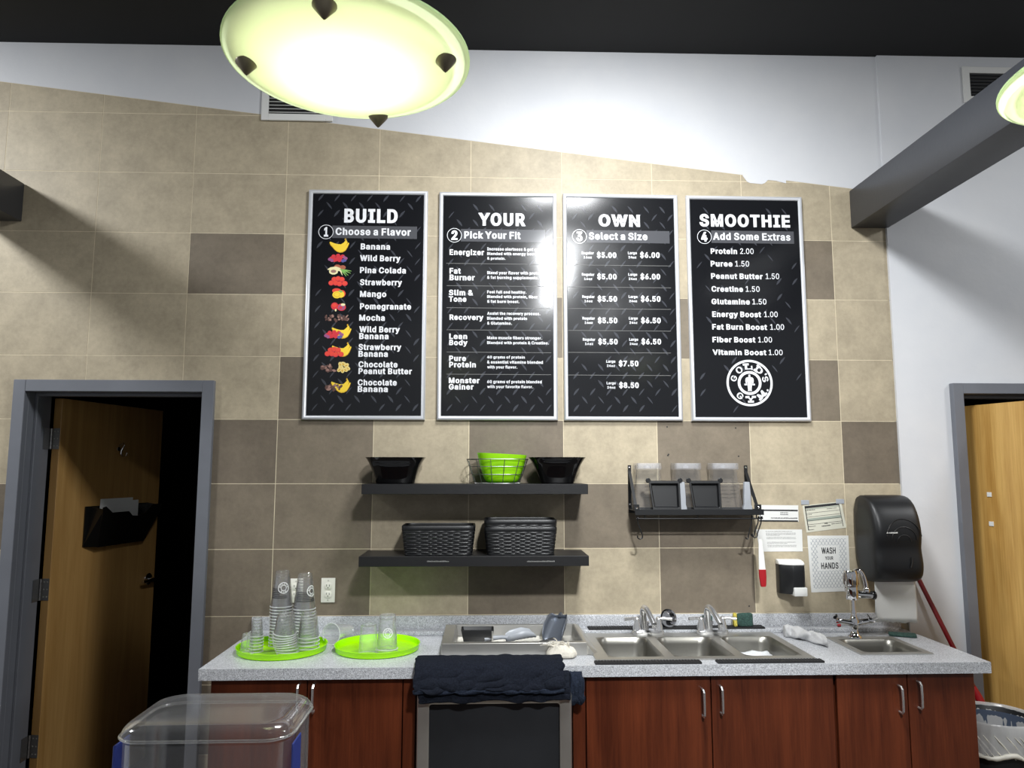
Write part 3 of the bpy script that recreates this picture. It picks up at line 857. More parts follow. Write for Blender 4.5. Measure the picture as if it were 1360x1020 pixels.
def door_frame(name, x0, x1, z1, face, y0, ydep):
    """pressed steel frame: face, return, reveal with a raised stop"""
    mb = MB()
    xi0, xi1, zi = x0 + face, x1 - face, z1 - face
    # faces in front of the wall
    mb.box(x0, xi0, y0, .012, 0, z1).box(xi1, x1, y0, .012, 0, z1).box(xi0, xi1, y0, .012, zi, z1)
    # reveals
    mb.box(x0 + .02, xi0, .012, ydep, 0, z1 - .02).box(xi1, x1 - .02, .012, ydep, 0, z1 - .02).box(xi0, xi1, .012, ydep, zi, z1 - .02)
    # stop
    ys0, ys1 = .06, .105
    mb.box(xi0, xi0 + .014, ys0, ys1, 0, zi).box(xi1 - .014, xi1, ys0, ys1, 0, zi).box(xi0 + .014, xi1 - .014, ys0, ys1, zi - .014, zi)
    return struct(mb.build(name, FRAME, bevel=.002, seg=1))


D1 = door_frame('door_1', DX0, DX1, DZ, .056, -.022, .2)
# left leaf, opened into the dark room
HA = Vector((.243, .205, 0))
ang = radians(11.5)
dv = Vector((sin(ang), cos(ang), 0))       # along the leaf
nv = Vector((-cos(ang), sin(ang), 0))      # towards its back
LM = Matrix(((dv.x, nv.x, 0, HA.x), (dv.y, nv.y, 0, HA.y), (0, 0, 1, 0), (0, 0, 0, 1)))
MB().box(0, .81, 0, .044, .012, 2.022, 0, LM).build('leaf', MAPLE, D1, bevel=.002, seg=1)
for z in (1.82, 1.085, .355):
    mb = MB()
    mb.box(-.0015, .0, .002, .04, z - .052, z + .052, 0, LM)
    k = LM @ Vector((-.006, .046, 0))
    for i in range(5):
        mb.lathe([(.0065, 0), (.0065, .0195)], (k.x, k.y, z - .052 + i * .0208), 10, cap0=True, cap1=True)
    mb.box(.194, .1955, .15, .198, z - .052, z + .052)
    for dz in (-.036, 0, .036):
        for dy in (.012, .03):
            mb.lathe([(.0035, 0), (.002, .0012)], (0, 0, 0), 8, M=LM @ Matrix.Translation((-.0015, dy, z + dz)) @ Matrix.Rotation(-pi / 2, 4, 'Y'), cap1=True, m=1)
    mb.build('hinge', [HINGE, STEEL], D1, smooth=30)
mb = MB()
zl = 1.03
mb.lathe([(.033, 0), (.033, .006), (.027, .009)], (0, 0, 0), 24, M=LM @ Matrix.Translation((.75, 0, zl)) @ Matrix.Rotation(pi / 2, 4, 'X'), cap1=True)
mb.tube([LM @ Vector((.75, 0, zl)), LM @ Vector((.75, -.05, zl)), LM @ Vector((.745, -.056, zl)), LM @ Vector((.63, -.054, zl))], [.011, .011, .012, .009], 12)
mb.build('door_handle', CHROME, D1, smooth=40)
mb = MB()
mb.lathe([(.012, 0), (.011, .004)], (0, 0, 0), 14, M=LM @ Matrix.Translation((.43, 0, 1.78)) @ Matrix.Rotation(pi / 2, 4, 'X'), cap1=True)
hk = [LM @ Vector(p) for p in ((.43, -.004, 1.80), (.43, -.03, 1.812), (.43, -.036, 1.80), (.43, -.02, 1.77), (.43, -.018, 1.752), (.43, -.03, 1.738), (.43, -.05, 1.742), (.43, -.055, 1.758))]
mb.tube(hk, .004, 8)
mb.build('coat_hook', CHROME, D1)

D2 = door_frame('door_2', RX0, RX1, RZ, .052, -.045, .15)
HB = Vector((4.776, .075, 0))
ang2 = radians(-74.5)
dv2 = Vector((cos(ang2), sin(ang2), 0))
nv2 = Vector((-sin(ang2), cos(ang2), 0))
RM = Matrix(((dv2.x, nv2.x, 0, HB.x), (dv2.y, nv2.y, 0, HB.y), (0, 0, 1, 0), (0, 0, 0, 1)))
mb = MB()
rr = random.Random(11)
xs = [0, .05, .155, .27, .36, .47, .58, .68, .79, .9]
for i in range(len(xs) - 1):
    mb.box(xs[i], xs[i + 1], 0, .044, .012, 1.988, 0, RM, rr.uniform(-.5, .5))
mb.build('leaf', MAPLEP, D2, tone=True, smooth=0)
for px, py in ((1314, 657), (1317, 696)):
    # small pads of tape left on the leaf
    best = min((((RM @ Vector((t / 200, 0, z / 200)) - CAM), t / 200, z / 200) for t in range(5, 80) for z in range(200, 390)),
               key=lambda q: (680 + FPX * q[0].dot(CR) / q[0].dot(CF) - px) ** 2 + (510 - FPX * q[0].dot(CU) / q[0].dot(CF) - py) ** 2)
    mb = MB().box(best[1] - .012, best[1] + .012, -.004, 0, best[2] - .011, best[2] + .011, 0, RM)
    mb.build('adhesive_pad', WPLAST, D2, bevel=.001, seg=1)

# smoked file holder that hangs on the left leaf
FH = thing('file_holder', LM @ Vector((.46, -.002, 1.26)), 'smoked black plastic file holder with papers on the open brown door', 'file holder')
mb = MB()
P = lambda x, y, z: LM @ Vector((x, y, z))
mb.box(.2, .7, -.008, -.002, 1.27, 1.475, 0, LM)
fr = [(.27, 1.26), (.64, 1.26), (.71, 1.43), (.695, 1.47), (.62, 1.47), (.58, 1.428), (.52, 1.41), (.47, 1.415), (.43, 1.44), (.30, 1.44), (.235, 1.475), (.215, 1.47)]
n = len(fr)
mb.add([P(x, -.035 - .06 * (z - 1.26) / .2, z) for x, z in fr] + [P(x, -.031 - .06 * (z - 1.26) / .2, z) for x, z in fr], [tuple(range(n)), tuple(range(n, 2 * n))[::-1]] + [(i, i + n, (i + 1) % n + n, (i + 1) % n) for i in range(n)])
for x in (.2, .66):
    xb = .27 if x == .2 else .64
    mb.add([P(x, -.004, 1.27), P(x + .04, -.004, 1.475), P(.225 if x == .2 else .705, -.095, 1.46), P(xb, -.035, 1.262)], [(0, 1, 2, 3)])
mb.add([P(.2, -.004, 1.268), P(.7, -.004, 1.268), P(.64, -.035, 1.262), P(.27, -.035, 1.262)], [(0, 1, 2, 3)])
mb.build('tray_body', SMOKE, FH, smooth=0)
SHEET = MB()
for k, (a, b2, z0, z1) in enumerate(((.30, .56, 1.285, 1.51), (.32, .60, 1.285, 1.495), (.28, .57, 1.285, 1.478))):
    SHEET.box(a, b2, -.012 - .007 * k, -.0112 - .007 * k, z0, z1, 0, LM)
tag(SHEET.build('paper_sheaf', PAPER, smooth=0), 'sheaf of white papers standing in the smoked file holder on the brown door', 'papers')

# ------------------------------------------------------------------ air vents
def vent(x0, x1, z0, z1, y, label, slat=None):
    t = thing('air_vent', ((x0 + x1) / 2, y, z0), label, 'air vent', 'air vents high on the white wall')
    e = .035
    mb = MB()
    mb.box(x0, x0 + e, y - .012, y, z0, z1).box(x1 - e, x1, y - .012, y, z0, z1).box(x0 + e, x1 - e, y - .012, y, z0, z0 + e).box(x0 + e, x1 - e, y - .012, y, z1 - e, z1)
    mb.build('frame', WPLAST, t, bevel=.002, seg=1)
    MB().box(x0 + e, x1 - e, y - .002, y - .0005, z0 + e, z1 - e).build('duct_backing', DSLOT, t)
    k = int((z1 - z0 - 2 * e) / .016)
    mb = MB()
    for i in range(k):
        z = z0 + e + (i + .5) * (z1 - z0 - 2 * e) / k
        M = Matrix.Translation((0, y - .007, z)) @ Matrix.Rotation(radians(38), 4, 'X')
        mb.box(x0 + e, x1 - e, -.0055, .0055, -.0008, .0008, 0, M)
    mb.build('louvers', slat or WPLAST, t, smooth=0)
    return t


vent(1.236, 1.59, 3.402, 3.60, -.001, 'white louvered air vent half hidden behind the round pendant lamp')
vent(4.838, 5.24, 3.56, 3.757, -.015, 'white framed air vent with dark slats above the right beam', BEAM)


# ------------------------------------------------------------------ pendant lamps
def pendant(c, label):
    t = thing('pendant_lamp', c, label, 'pendant lamp', 'round glass pendant lamps')
    cx, cy, cz = c
    nrm = Vector((-.0112, .0196, 1)).normalized()
    T = Matrix.Translation(c) @ Vector((0, 0, 1)).rotation_difference(nrm).to_matrix().to_4x4()
    R = .225
    out = [(R * k / 16, -.042 + .042 * (k / 16) ** 2.2) for k in range(17)]
    inn = [(r * .992, z + .006) for r, z in out][::-1]
    mb = MB()
    mb.lathe([(max(r, .0005), z) for r, z in out] + [(R + .003, .002), (R + .003, .006), (R - .001, .008), (R - .004, .004)], (0, 0, 0), 72, M=T)
    mb.build('glass_shade', GLASSL, t, smooth=50)
    for a in (185, 268, 350, 81):
        q = Vector((.186 * cos(radians(a)), .186 * sin(radians(a)), -.0145))
        mb = MB()
        mb.lathe([(.0005, -.026), (.004, -.023), (.0205, -.002), (.0205, .001), (.016, .004)], q, 20, M=None, cap1=True)
        mb.v = [T @ v for v in mb.v]
        mb.build('cone_finial', FINIAL, t, smooth=40)
        mb = MB()
        mb.tube([T @ (q + Vector((0, 0, .012))), T @ Vector((q.x * .25, q.y * .25, .15))], .003, 8)
        mb.build('shade_arm', FINIAL, t)
    mb = MB()
    mb.lathe([(.001, -.004), (.07, -.003), (.102, .006), (.11, .018), (.096, .032), (.03, .044), (.014, .05), (.012, .128)], (0, 0, 0), 24, M=T, cap1=True)
    mb.build('bulb', BULB, t)
    mb = MB()
    mb.lathe([(.206, .004), (.20, .018), (.12, .11), (.03, .145), (.024, .13), (.115, .10), (.196, .010)], (0, 0, 0), 48, M=T)
    mb.build('added_light_shield', WPLAST, t, smooth=50)  # unseen cover, added to keep the ceiling light off the glass
    mb = MB()
    mb.lathe([(.024, .125), (.03, .14), (.06, .145), (.06, .2), (.02, .22)], (0, 0, 0), 28, M=T, cap0=True, cap1=True)
    mb.build('lamp_holder', BEAM, t)
    mb = MB()
    mb.tube([T @ Vector((0, 0, .2)), (cx, cy, 3.8)], .007, 10)
    mb.lathe([(.06, 3.8), (.055, 3.775), (.02, 3.765)], (cx, cy, 0), 24, cap1=True)
    mb.build('stem', BEAM, t)
    return t


pendant((2.0997, -2.2464, 2.4374), 'large round glowing pendant lamp of yellow green glass, wholly hung over the counter')
pendant((3.62, -2.265, 2.437), 'round green glass pendant lamp cut by the right edge, before the grey beam')

# ------------------------------------------------------------------ menu boards
YP = -.0135      # printed face
YT = -.0141      # lettering on it


def board(x0, x1, z0, z1, label, seed):
    t = thing('menu_board', ((x0 + x1) / 2, -.001, z0), label, 'menu board', 'black smoothie menu boards in a row')
    w = .02
    # snap frame: rounded profile mitred round the four corners
    prof = [(0, -.001), (0, -.016), (.003, -.021), (.009, -.0235), (.015, -.021), (w, -.0145), (w, -.001)]
    rings = []
    for sx, sz in ((0, 0), (1, 0), (1, 1), (0, 1)):
        rings.append([Vector(((x0 + d if sx == 0 else x1 - d), y, (z0 + d if sz == 0 else z1 - d))) for d, y in prof])
    MB().loft(rings, closed=True, wrap=True).build('frame', ALU, t, smooth=50)
    mb = MB()
    mb.box(x0 + w - .002, x1 - w + .002, YP, -.002, z0 + w - .002, z1 - w + .002, 0)
    # tread-plate print: a lattice of lens shapes leaning two ways
    rd = random.Random(seed)
    s = .040
    k = 0
    for i in range(0, 40):
        for j in range(0, 60):
            cx, cz = x0 + (i + .5) * s, z0 + (j + .5) * s
            if (i + j) % 2:
                continue
            lean = radians(52) if i % 2 else radians(-52)
            if rd.random() < (.15 if seed < 4 else .8):
                continue
            L, Wd = .0235, .0075 * rd.uniform(.5, 1)
            pts = []
            for a in range(9):
                u = -1 + 2 * a / 8
                pts.append((u * L, Wd * (1 - u * u)))
            for a in range(7, 0, -1):
                u = -1 + 2 * a / 8
                pts.append((u * L, -Wd * .55 * (1 - u * u)))
            q = [(cx + u * cos(lean) - v * sin(lean), cz + u * sin(lean) + v * cos(lean)) for u, v in pts]
            if min(p[0] for p in q) < x0 + w or max(p[0] for p in q) > x1 - w or min(p[1] for p in q) < z0 + w or max(p[1] for p in q) > z1 - w:
                continue
            mb.add([(a, YP - .0002, b) for a, b in q], [tuple(range(len(q)))], 1)
    mb.build('poster', [POSTER, TREAD], t, smooth=0)
    return t


def heading(t, word, wx, num, nx, bandx, sub, sx, yc, ytop, ybase):
    mb = MB()
    put_text(mb, word, wx[0], wx[1], YT, ytop, ybase, .05)
    mb.build('heading_lettering', INK, t, smooth=0)
    mb = MB()
    a, b = onY(bandx[0], yc + 8, YP - .0003), onY(bandx[1], yc - 7, YP - .0003)
    quadY(mb, a.x, b.x, a.z, b.z, YP - .0003)
    mb.build('banner', BAND, t, smooth=0)
    mb = MB()
    c = onY(nx, yc, YT)
    ring(mb, (c.x, c.z), .034, .0365, YT - .0004)
    disc(mb, (c.x, c.z), .034, .034, YT + .00005, 1, 40)
    wn = 2.9 if num == '1' else 4.2
    put_text(mb, num, nx - wn, nx + wn, YT - .0004, yc - 6.5, yc + 6.3, .05)
    mb.build('number_badge', [INK, POSTER], t, smooth=0)
    mb = MB()
    put_text(mb, sub, sx[0], sx[1], YT, yc - 5, yc + 4.6, .04)
    mb.build('subheading_lettering', INK, t, smooth=0)


def lines(t, rows, name='menu_lettering', bold=.042, mt=None):
    for r in rows:
        mb = MB()
        put_text(mb, r[0], r[1], r[2], YT, r[3], r[4], bold)
        mb.build(name, mt or INK, t, smooth=0)


def dividers(t, ys, xa, xb):
    for y in ys:
        a, b = onY(xa, y, YT), onY(xb, y, YT)
        z = (a.z + b.z) / 2
        mb = MB()
        quadY(mb, a.x, b.x, z - .001, z + .001, YT)
        mb.build('divider_line', GREYINK, t, smooth=0)


B1 = board(1.487, 2.073, 1.904, 3.043, 'leftmost framed black menu board headed BUILD with fruit pictures', 1)
heading(B1, 'BUILD', (457, 528), '1', 433, (441, 554), 'Choose a Flavor', (445.5, 545.5), 308, 277.5, 296)
lines(B1, [('Banana', 479, 518, 323.5, 331.5), ('Wild Berry', 478, 532, 339, 347), ('Pina Colada', 478, 539, 355, 363), ('Strawberry', 478, 534, 371, 379), ('Mango', 478, 513, 386.5, 394.5),
           ('Pomegranate', 478, 546, 403, 411), ('Mocha', 477, 511, 418, 426), ('Wild Berry', 477, 531, 433.5, 441.5), ('Banana', 477, 516, 442.5, 450.5), ('Strawberry', 476, 533, 457, 465),
           ('Banana', 476, 515, 466, 474), ('Chocolate', 476, 528, 480, 488), ('Peanut Butter', 476, 547, 489, 497), ('Chocolate', 475, 527, 504, 512), ('Banana', 475, 515, 512.7, 520.7)])

PM = [YEL, YELD, BERRY, STRAW, BLUEB, PURP, CREAM, LEAF, COCO, CHOC, CHOCL, NUT]


class Pic:
    """a little printed picture built of flat shapes, drawn in px about its middle"""

    def __init__(s, px, py):
        s.mb = MB()
        s.c = onY(px, py, YT)
        s.k = (onY(px + 10, py, YT).x - onY(px, py, YT).x) / 10
        s.y = YT

    def pt(s, u, v):
        return (s.c.x + u * s.k, s.c.z - v * s.k)

    def d(s, u, v, rx, ry, m, rot=0.):
        s.y -= .00004
        disc(s.mb, s.pt(u, v), rx * s.k, ry * s.k, s.y, m, 14, rot)

    def arc(s, pts, m):
        """tapered bent stripe: list of (u, v, half width)"""
        s.y -= .00004
        L, Rr = [], []
        for i, (u, v, w) in enumerate(pts):
            a = pts[max(0, i - 1)]
            b = pts[min(len(pts) - 1, i + 1)]
            dx, dy = b[0] - a[0], b[1] - a[1]
            l = sqrt(dx * dx + dy * dy) or 1
            L.append(s.pt(u - dy / l * w, v + dx / l * w))
            Rr.append(s.pt(u + dy / l * w, v - dx / l * w))
        q = L + Rr[::-1]
        n = len(pts)
        vs = [(x, s.y, z) for x, z in q]
        s.mb.add(vs, [(i, i + 1, 2 * n - 2 - i, 2 * n - 1 - i) for i in range(n - 1)], m)

    def bananas(s, ou=0., ov=0.):
        for k, (dv_, du) in enumerate(((0, 0), (3.2, 1), (6, 3))):
            m = 0
            p = []
            for i in range(9):
                q = i / 8
                p.append((ou - 11 + du + 22 * q, ov - 4.6 + dv_ * (.6 + .4 * sin(pi * q)) + 5.2 * sin(pi * q * .92) - (4.2 if q > .8 else 0) * (q - .8) * 5, max(.5, 2.4 * sin(pi * (.1 + .82 * q)))))
            s.arc([(a, b + .7, w + .35) for a, b, w in p], 1)
            s.arc(p, m)
        s.d(ou + 9.5, ov - 8.4, 1, 1.5, 1)

    def berries(s, ou=0., ov=0., blue=True):
        rd = random.Random(5)
        for u, v in ((-9, 1), (-6, -2), (-3, 2.5), (0, -3), (3, 0), (6, -2), (-1, 1), (2, 3), (-5, 3)):
            s.d(ou + u, ov + v, 2.9, 2.7, 2)
        for u, v in ((-11, 2), (-8, 3.6), (9, 3), (6.5, 4)) if blue else ():
            s.d(ou + u, ov + v, 2.4, 2.2, 4 if u > 0 else 5)
        for u, v in ((10.5, .5), (8, -1)) if blue else ():
            s.d(ou + u, ov + v, 2.2, 2., 5)

    def straws(s, ou=0., ov=0.):
        for u, v in ((-9, 2), (-5, -3), (0, -4), (5, -3), (-3, 2), (2, 3), (9, 2.5)):
            s.d(ou + u, ov + v, 3.8, 3.5, 2)
            s.d(ou + u - .3, ov + v - .4, 3.1, 2.8, 3)

    def chocs(s, ou=0., ov=0., w=12, seed=2):
        rd = random.Random(seed)
        for i in range(26):
            u, v = rd.uniform(-w, w), rd.uniform(-4, 5)
            s.d(ou + u, ov + v * (1 - abs(u) / w * .5), rd.uniform(1.5, 3), rd.uniform(1, 1.8), 10 if i % 3 == 0 else 9, rd.uniform(0, 3))

    def done(s, name):
        s.mb.build(name, PM, B1, smooth=0)


p = Pic(449, 326)
p.bananas()
p.done('banana_picture')
p = Pic(449, 342.5)
p.berries()
p.done('berry_picture')
p = Pic(449, 358)
p.d(-1, -4, 4.4, 3, 8)
p.d(6, -3, 4.2, 3, 8)
p.arc([(-14, 0, .4), (-10, -1, 2), (-3, -1, 3.2), (3, 0, 2)], 6)
p.d(-6, 2.8, 6, 4.2, 6)
p.d(-6, 2.4, 3.6, 2.2, 10)
for e in ((17, 5), (14, 8), (11, 9), (18, 2), (6, 8)):
    p.arc([(2, 0, 1), ((2 + e[0]) / 2, e[1] * .35, .9), (e[0], e[1], .25)], 7 if e[0] > 6 else 6)
p.done('pina_colada_picture')
p = Pic(449, 374)
p.straws()
p.done('strawberry_picture')
p = Pic(449, 390)
p.d(-2, -4, 6, 3.4, 3)
p.d(5, 0, 5, 5, 3)
p.d(4, 1, 4.4, 4.6, 0)
p.d(3, -3, 3, 1.6, 7)
p.d(-1.5, 1.5, 6, 5, 0)
p.d(-1.5, 1.5, 4.2, 3.4, 1)
p.d(-1.5, 1.3, 3.6, 2.8, 0)
p.done('mango_picture')
p = Pic(449, 407)
p.d(-4.5, -.5, 5, 5, 2)
p.d(-4.8, -1.5, 3, 2.6, 3)
p.d(4.5, 1, 6, 5, 2)
p.d(4.5, 1, 4.6, 3.8, 5)
p.d(6.5, -2.5, 3, 1.8, 6)
p.d(3.5, 1.6, 2.4, 2, 2)
p.d(-3, 5, 1.2, 1.8, 6)
p.done('pomegranate_picture')
p = Pic(447, 422)
p.chocs(0, 0, 15)
p.done('mocha_picture')
p = Pic(449, 440)
p.bananas(3, 0)
p.berries(-5, 4)
p.done('berry_banana_picture')
p = Pic(449, 465)
p.bananas(3, -1)
p.straws(-5, 3)
p.done('strawberry_banana_picture')
p = Pic(446, 488)
p.chocs(-7, 1, 12, 4)
for u, v in ((5, -4), (9, -5), (13, -3), (6, 0), (15, 1), (12, 3), (8, 4), (4, 3)):
    p.d(u + 1, v, 3.6, 2.6, 11, u)
    p.d(u + .8, v + .6, 1.8, 1, 1, u)
p.done('chocolate_peanut_picture')
p = Pic(449, 512)
p.bananas(2, 0)
p.chocs(-6, 2.5, 10, 9)
p.done('chocolate_banana_picture')

B2 = board(2.130, 2.714, 1.904, 3.041, 'framed black menu board headed YOUR, second from the left', 2)
heading(B2, 'YOUR', (635, 698), '2', 603.5, (612, 724), 'Pick Your Fit', (616.5, 691.5), 312.5, 283, 300)
lines(B2, [('Energizer', 597, 643, 331.3, 338.8), ('Fat', 597, 612, 356, 363.5), ('Burner', 597, 630.5, 364.8, 372.3), ('Slim &', 596, 628.5, 385, 392.3), ('Tone', 596, 619.5, 393.6, 400.8),
           ('Recovery', 597, 642, 417.8, 425), ('Lean', 596.5, 620.5, 443, 450.3), ('Body', 596.5, 621, 451.3, 458.5), ('Pure', 596.5, 619, 472.3, 479.5), ('Protein', 596.5, 632, 480.6, 488),
           ('Monster', 596, 637, 501.6, 509), ('Gainer', 596, 629, 510, 517.4)])
lines(B2, [('Increase alertness & get going.', 647, 725, 329, 333), ('Blended with energy boost', 647, 714, 335.2, 339), ('& protein.', 647, 671.5, 341.4, 345),
           ('Blend your flavor with protein', 647, 720.5, 360.5, 364.5), ('& fat burning supplements.', 647, 715.5, 366.8, 370.7),
           ('Feel full and healthy.', 647, 699, 386, 389.8), ('Blended with protein, fiber', 647, 714, 392.3, 396), ('& fat burn boost.', 647, 690, 398.6, 402.3),
           ('Assist the recovery process.', 647, 717.5, 414.5, 418.3), ('Blended with protein', 647, 700, 421, 424.8), ('& Glutamine.', 647, 680, 427.4, 431.2),
           ('Make muscle fibers stronger.', 647, 720, 446.8, 450.7), ('Blended with protein & Creatine.', 647, 729, 453.4, 457.2),
           ('40 grams of protein', 647, 697, 472.5, 476.2), ('& essential vitamins blended', 647, 721, 479, 483), ('with your flavor.', 647, 687, 485.6, 489.4),
           ('60 grams of protein blended', 647, 719.5, 505, 509), ('with your favorite flavor.', 647, 708, 511.7, 515.5)], 'description_lettering', .03)
dividers(B2, (350.5, 380, 409.2, 438.5, 468, 497.3), 593, 732)

B3 = board(2.745, 3.324, 1.904, 3.042, 'framed black menu board headed OWN listing prices by size', 3)
heading(B3, 'OWN', (795, 850), '3', 769.5, (779, 889), 'Select a Size', (782, 860), 314, 285, 301)
rows, small = [], []
for yc, a, b, k in ((338.7, '$5.00', '$6.00', 0), (367.3, '$5.00', '$6.00', .5), (396.8, '$5.50', '$6.50', 1), (425.5, '$5.50', '$6.50', 1.3), (453.6, '$5.50', '$6.50', 1.8)):
    small += [('Regular', 772.3 + k, 788.8 + k, yc - 4.6, yc - 1), ('16oz', 775.2 + k, 786 + k, yc + 1.4, yc + 4.6)]
    rows += [(a, 792.6 + k, 818.6 + k, yc - 3.6, yc + 3.8), (b, 850 + k, 876.3 + k, yc - 3.6, yc + 3.8)]
    small += [('Large', 834 + k, 845.8 + k, yc - 4.6, yc - 1), ('24oz', 834.6 + k, 845.2 + k, yc + 1.4, yc + 4.6)]
for yc, a, k in ((482.7, '$7.50', 0), (511.5, '$8.50', .5)):
    small += [('Large', 805.2 + k, 817.3 + k, yc - 4.6, yc - 1), ('24oz', 806 + k, 816.8 + k, yc + 1.4, yc + 4.6)]
    rows += [(a, 821.7 + k, 848 + k, yc - 3.6, yc + 3.8)]
lines(B3, rows, 'price_lettering')
lines(B3, small, 'size_lettering', .03)
dividers(B3, (352.5, 381.6, 410.3, 439.3, 468.4, 498.4), 754, 891)

B4 = board(3.367, 3.959, 1.903, 3.041, 'rightmost framed black menu board headed SMOOTHIE with a round gym logo', 4)
heading(B4, 'SMOOTHIE', (929, 1049.5), '4', 935.5, (945, 1054), 'Add Some Extras', (947, 1050), 314.5, 285, 301.5)
rows, pr = [], []
for nm, a, b, price, c, d, y0, y1 in (('Protein', 944, 979, '2.00', 983, 1001, 330, 337.3), ('Puree', 944, 973, '1.50', 976.5, 995, 346.6, 354), ('Peanut Butter', 944.5, 1013, '1.50', 1017, 1035, 363.2, 370.6),
                                      ('Creatine', 945, 987, '1.50', 990.5, 1009, 380.2, 387.5), ('Glutamine', 945, 996, '1.50', 999.3, 1018, 397, 404.3), ('Energy Boost', 946, 1011, '1.00', 1015, 1033, 413.8, 421.2),
                                      ('Fat Burn Boost', 946, 1019, '1.00', 1023, 1041.5, 430.6, 438), ('Fiber Boost', 946.3, 1003.5, '1.00', 1007, 1025.5, 447.5, 454.8), ('Vitamin Boost', 946.5, 1018, '1.00', 1021, 1039.5, 464.4, 471.6)):
    rows.append((nm, a, b, y0, y1))
    pr.append((price, c, d, y0, y1))
lines(B4, rows)
lines(B4, pr, 'price_lettering', .008)
# round emblem: two rings, arched lettering, standing figure holding weights
c = onY(995.6, 508.6, YT)
R1 = 30.6 * (onY(1005, 508, YT).x - onY(995, 508, YT).x) / 10
mb = MB()
ring(mb, (c.x, c.z), R1 * .905, R1, YT, 0, 64)
ring(mb, (c.x, c.z), R1 * .40, R1 * .515, YT, 0, 48)


def arched(mb, ch, ang, r, w, h, flip=False):
    vs, fs = glyphs(ch, .03)
    x0, x1 = min(v[0] for v in vs), max(v[0] for v in vs)
    y0, y1 = min(v[1] for v in vs), max(v[1] for v in vs)
    a = radians(ang)
    if not flip:
        ur, ut = Vector((sin(a), cos(a))), Vector((cos(a), -sin(a)))
    else:
        ur, ut = Vector((-sin(a), -cos(a))), Vector((-cos(a), sin(a)))
    cc = Vector((sin(a), cos(a))) * r
    pts = []
    for x, y, l in vs:
        q = cc + ut * ((x - (x0 + x1) / 2) / (x1 - x0) * w) + ur * ((y - (y0 + y1) / 2) / (y1 - y0) * h)
        pts.append((c.x + q.x * R1, YT - .00012 * l, c.z + q.y * R1))
    mb.add(pts, fs)
    return ut, ur, cc


def serif(mb, ut, ur, cc, u, v, w, h=.045):
    pts = [(u - w, v - h), (u + w, v - h), (u + w, v + h), (u - w, v + h)]
    q = [cc + ut * a + ur * b for a, b in pts]
    mb.add([(c.x + p_.x * R1, YT - .0005, c.z + p_.y * R1) for p_ in q], [(0, 1, 2, 3)])


for ch, ang_, w, h in (('G', -74, .25, .26), ('O', -38, .29, .28), ('L', -3, .30, .24), ('D', 38, .33, .28), ("'", 62, .07, .1), ('S', 76, .24, .27)):
    r_ = .705 if ch != "'" else .81
    ut, ur, cc = arched(mb, ch, ang_, r_, w, h)
    if ch == 'L':
        serif(mb, ut, ur, cc, -.1, .1, .13)
        serif(mb, ut, ur, cc, .15, -.06, .03, .09)
    if ch == 'D':
        serif(mb, ut, ur, cc, -.11, .12, .1)
        serif(mb, ut, ur, cc, -.11, -.12, .1)
for ch, ang_, w, h in (('G', 218, .28, .27), ('Y', 178, .34, .24), ('M', 136, .34, .26)):
    ut, ur, cc = arched(mb, ch, ang_, .705, w, h, True)
    if ch == 'Y':
        serif(mb, ut, ur, cc, 0, -.1, .13)
        serif(mb, ut, ur, cc, -.14, .1, .09)
        serif(mb, ut, ur, cc, .14, .1, .09)
    if ch == 'M':
        serif(mb, ut, ur, cc, -.14, -.11, .09)
        serif(mb, ut, ur, cc, .14, -.11, .09)
a = radians(112)
disc(mb, (c.x + sin(a) * R1 * .83, c.z + cos(a) * R1 * .83), R1 * .04, R1 * .04, YT)
half = [(0, .36), (.035, .355), (.045, .31), (.035, .27), (.05, .25), (.13, .235), (.175, .18), (.185, .1), (.165, .0), (.15, -.05), (.215, -.02), (.235, -.1), (.11, -.1), (.125, -.03), (.115, .06), (.105, .1), (.095, .02), (.10, -.06), (.085, -.2), (.075, -.3), (.095, -.345), (0, -.345)]
poly = half + [(-x, y) for x, y in half[::-1][1:-1]]
mb.add([(c.x + x * R1, YT, c.z + y * R1) for x, y in poly], [tuple(range(len(poly)))])
mb.build('round_emblem', INK, B4, smooth=0)

# ------------------------------------------------------------------ floating shelves and what stands on them
S1Z, S2Z = 1.604, 1.290
tag(MB().box(1.815, 2.826, -.235, -.001, 1.559, S1Z).build('wall_shelf', BLKS, bevel=.0015, seg=1), 'upper black floating shelf with bowls on it', 'shelf', 'black floating shelves')
S2 = tag(MB().box(1.813, 2.824, -.255, -.001, 1.246, S2Z).build('wall_shelf', BLKS, bevel=.0015, seg=1), 'lower black floating shelf with woven baskets on it', 'shelf', 'black floating shelves')
for a, b in ((567, 596), (700, 737)):
    # narrow strip of faded tape lettering on the shelf edge
    rd = random.Random(a)
    p, q = onY(a, 745.5, -.2555), onY(b, 745, -.2555)
    mb = MB()
    x = p.x
    while x < q.x:
        w = rd.uniform(.003, .007)
        quadY(mb, x, x + w, p.z - .003, p.z + .003 * rd.uniform(.3, 1), -.2556)
        x += w + .0015
    mb.build('worn_tape_strip', GREYINK, S2, smooth=0)


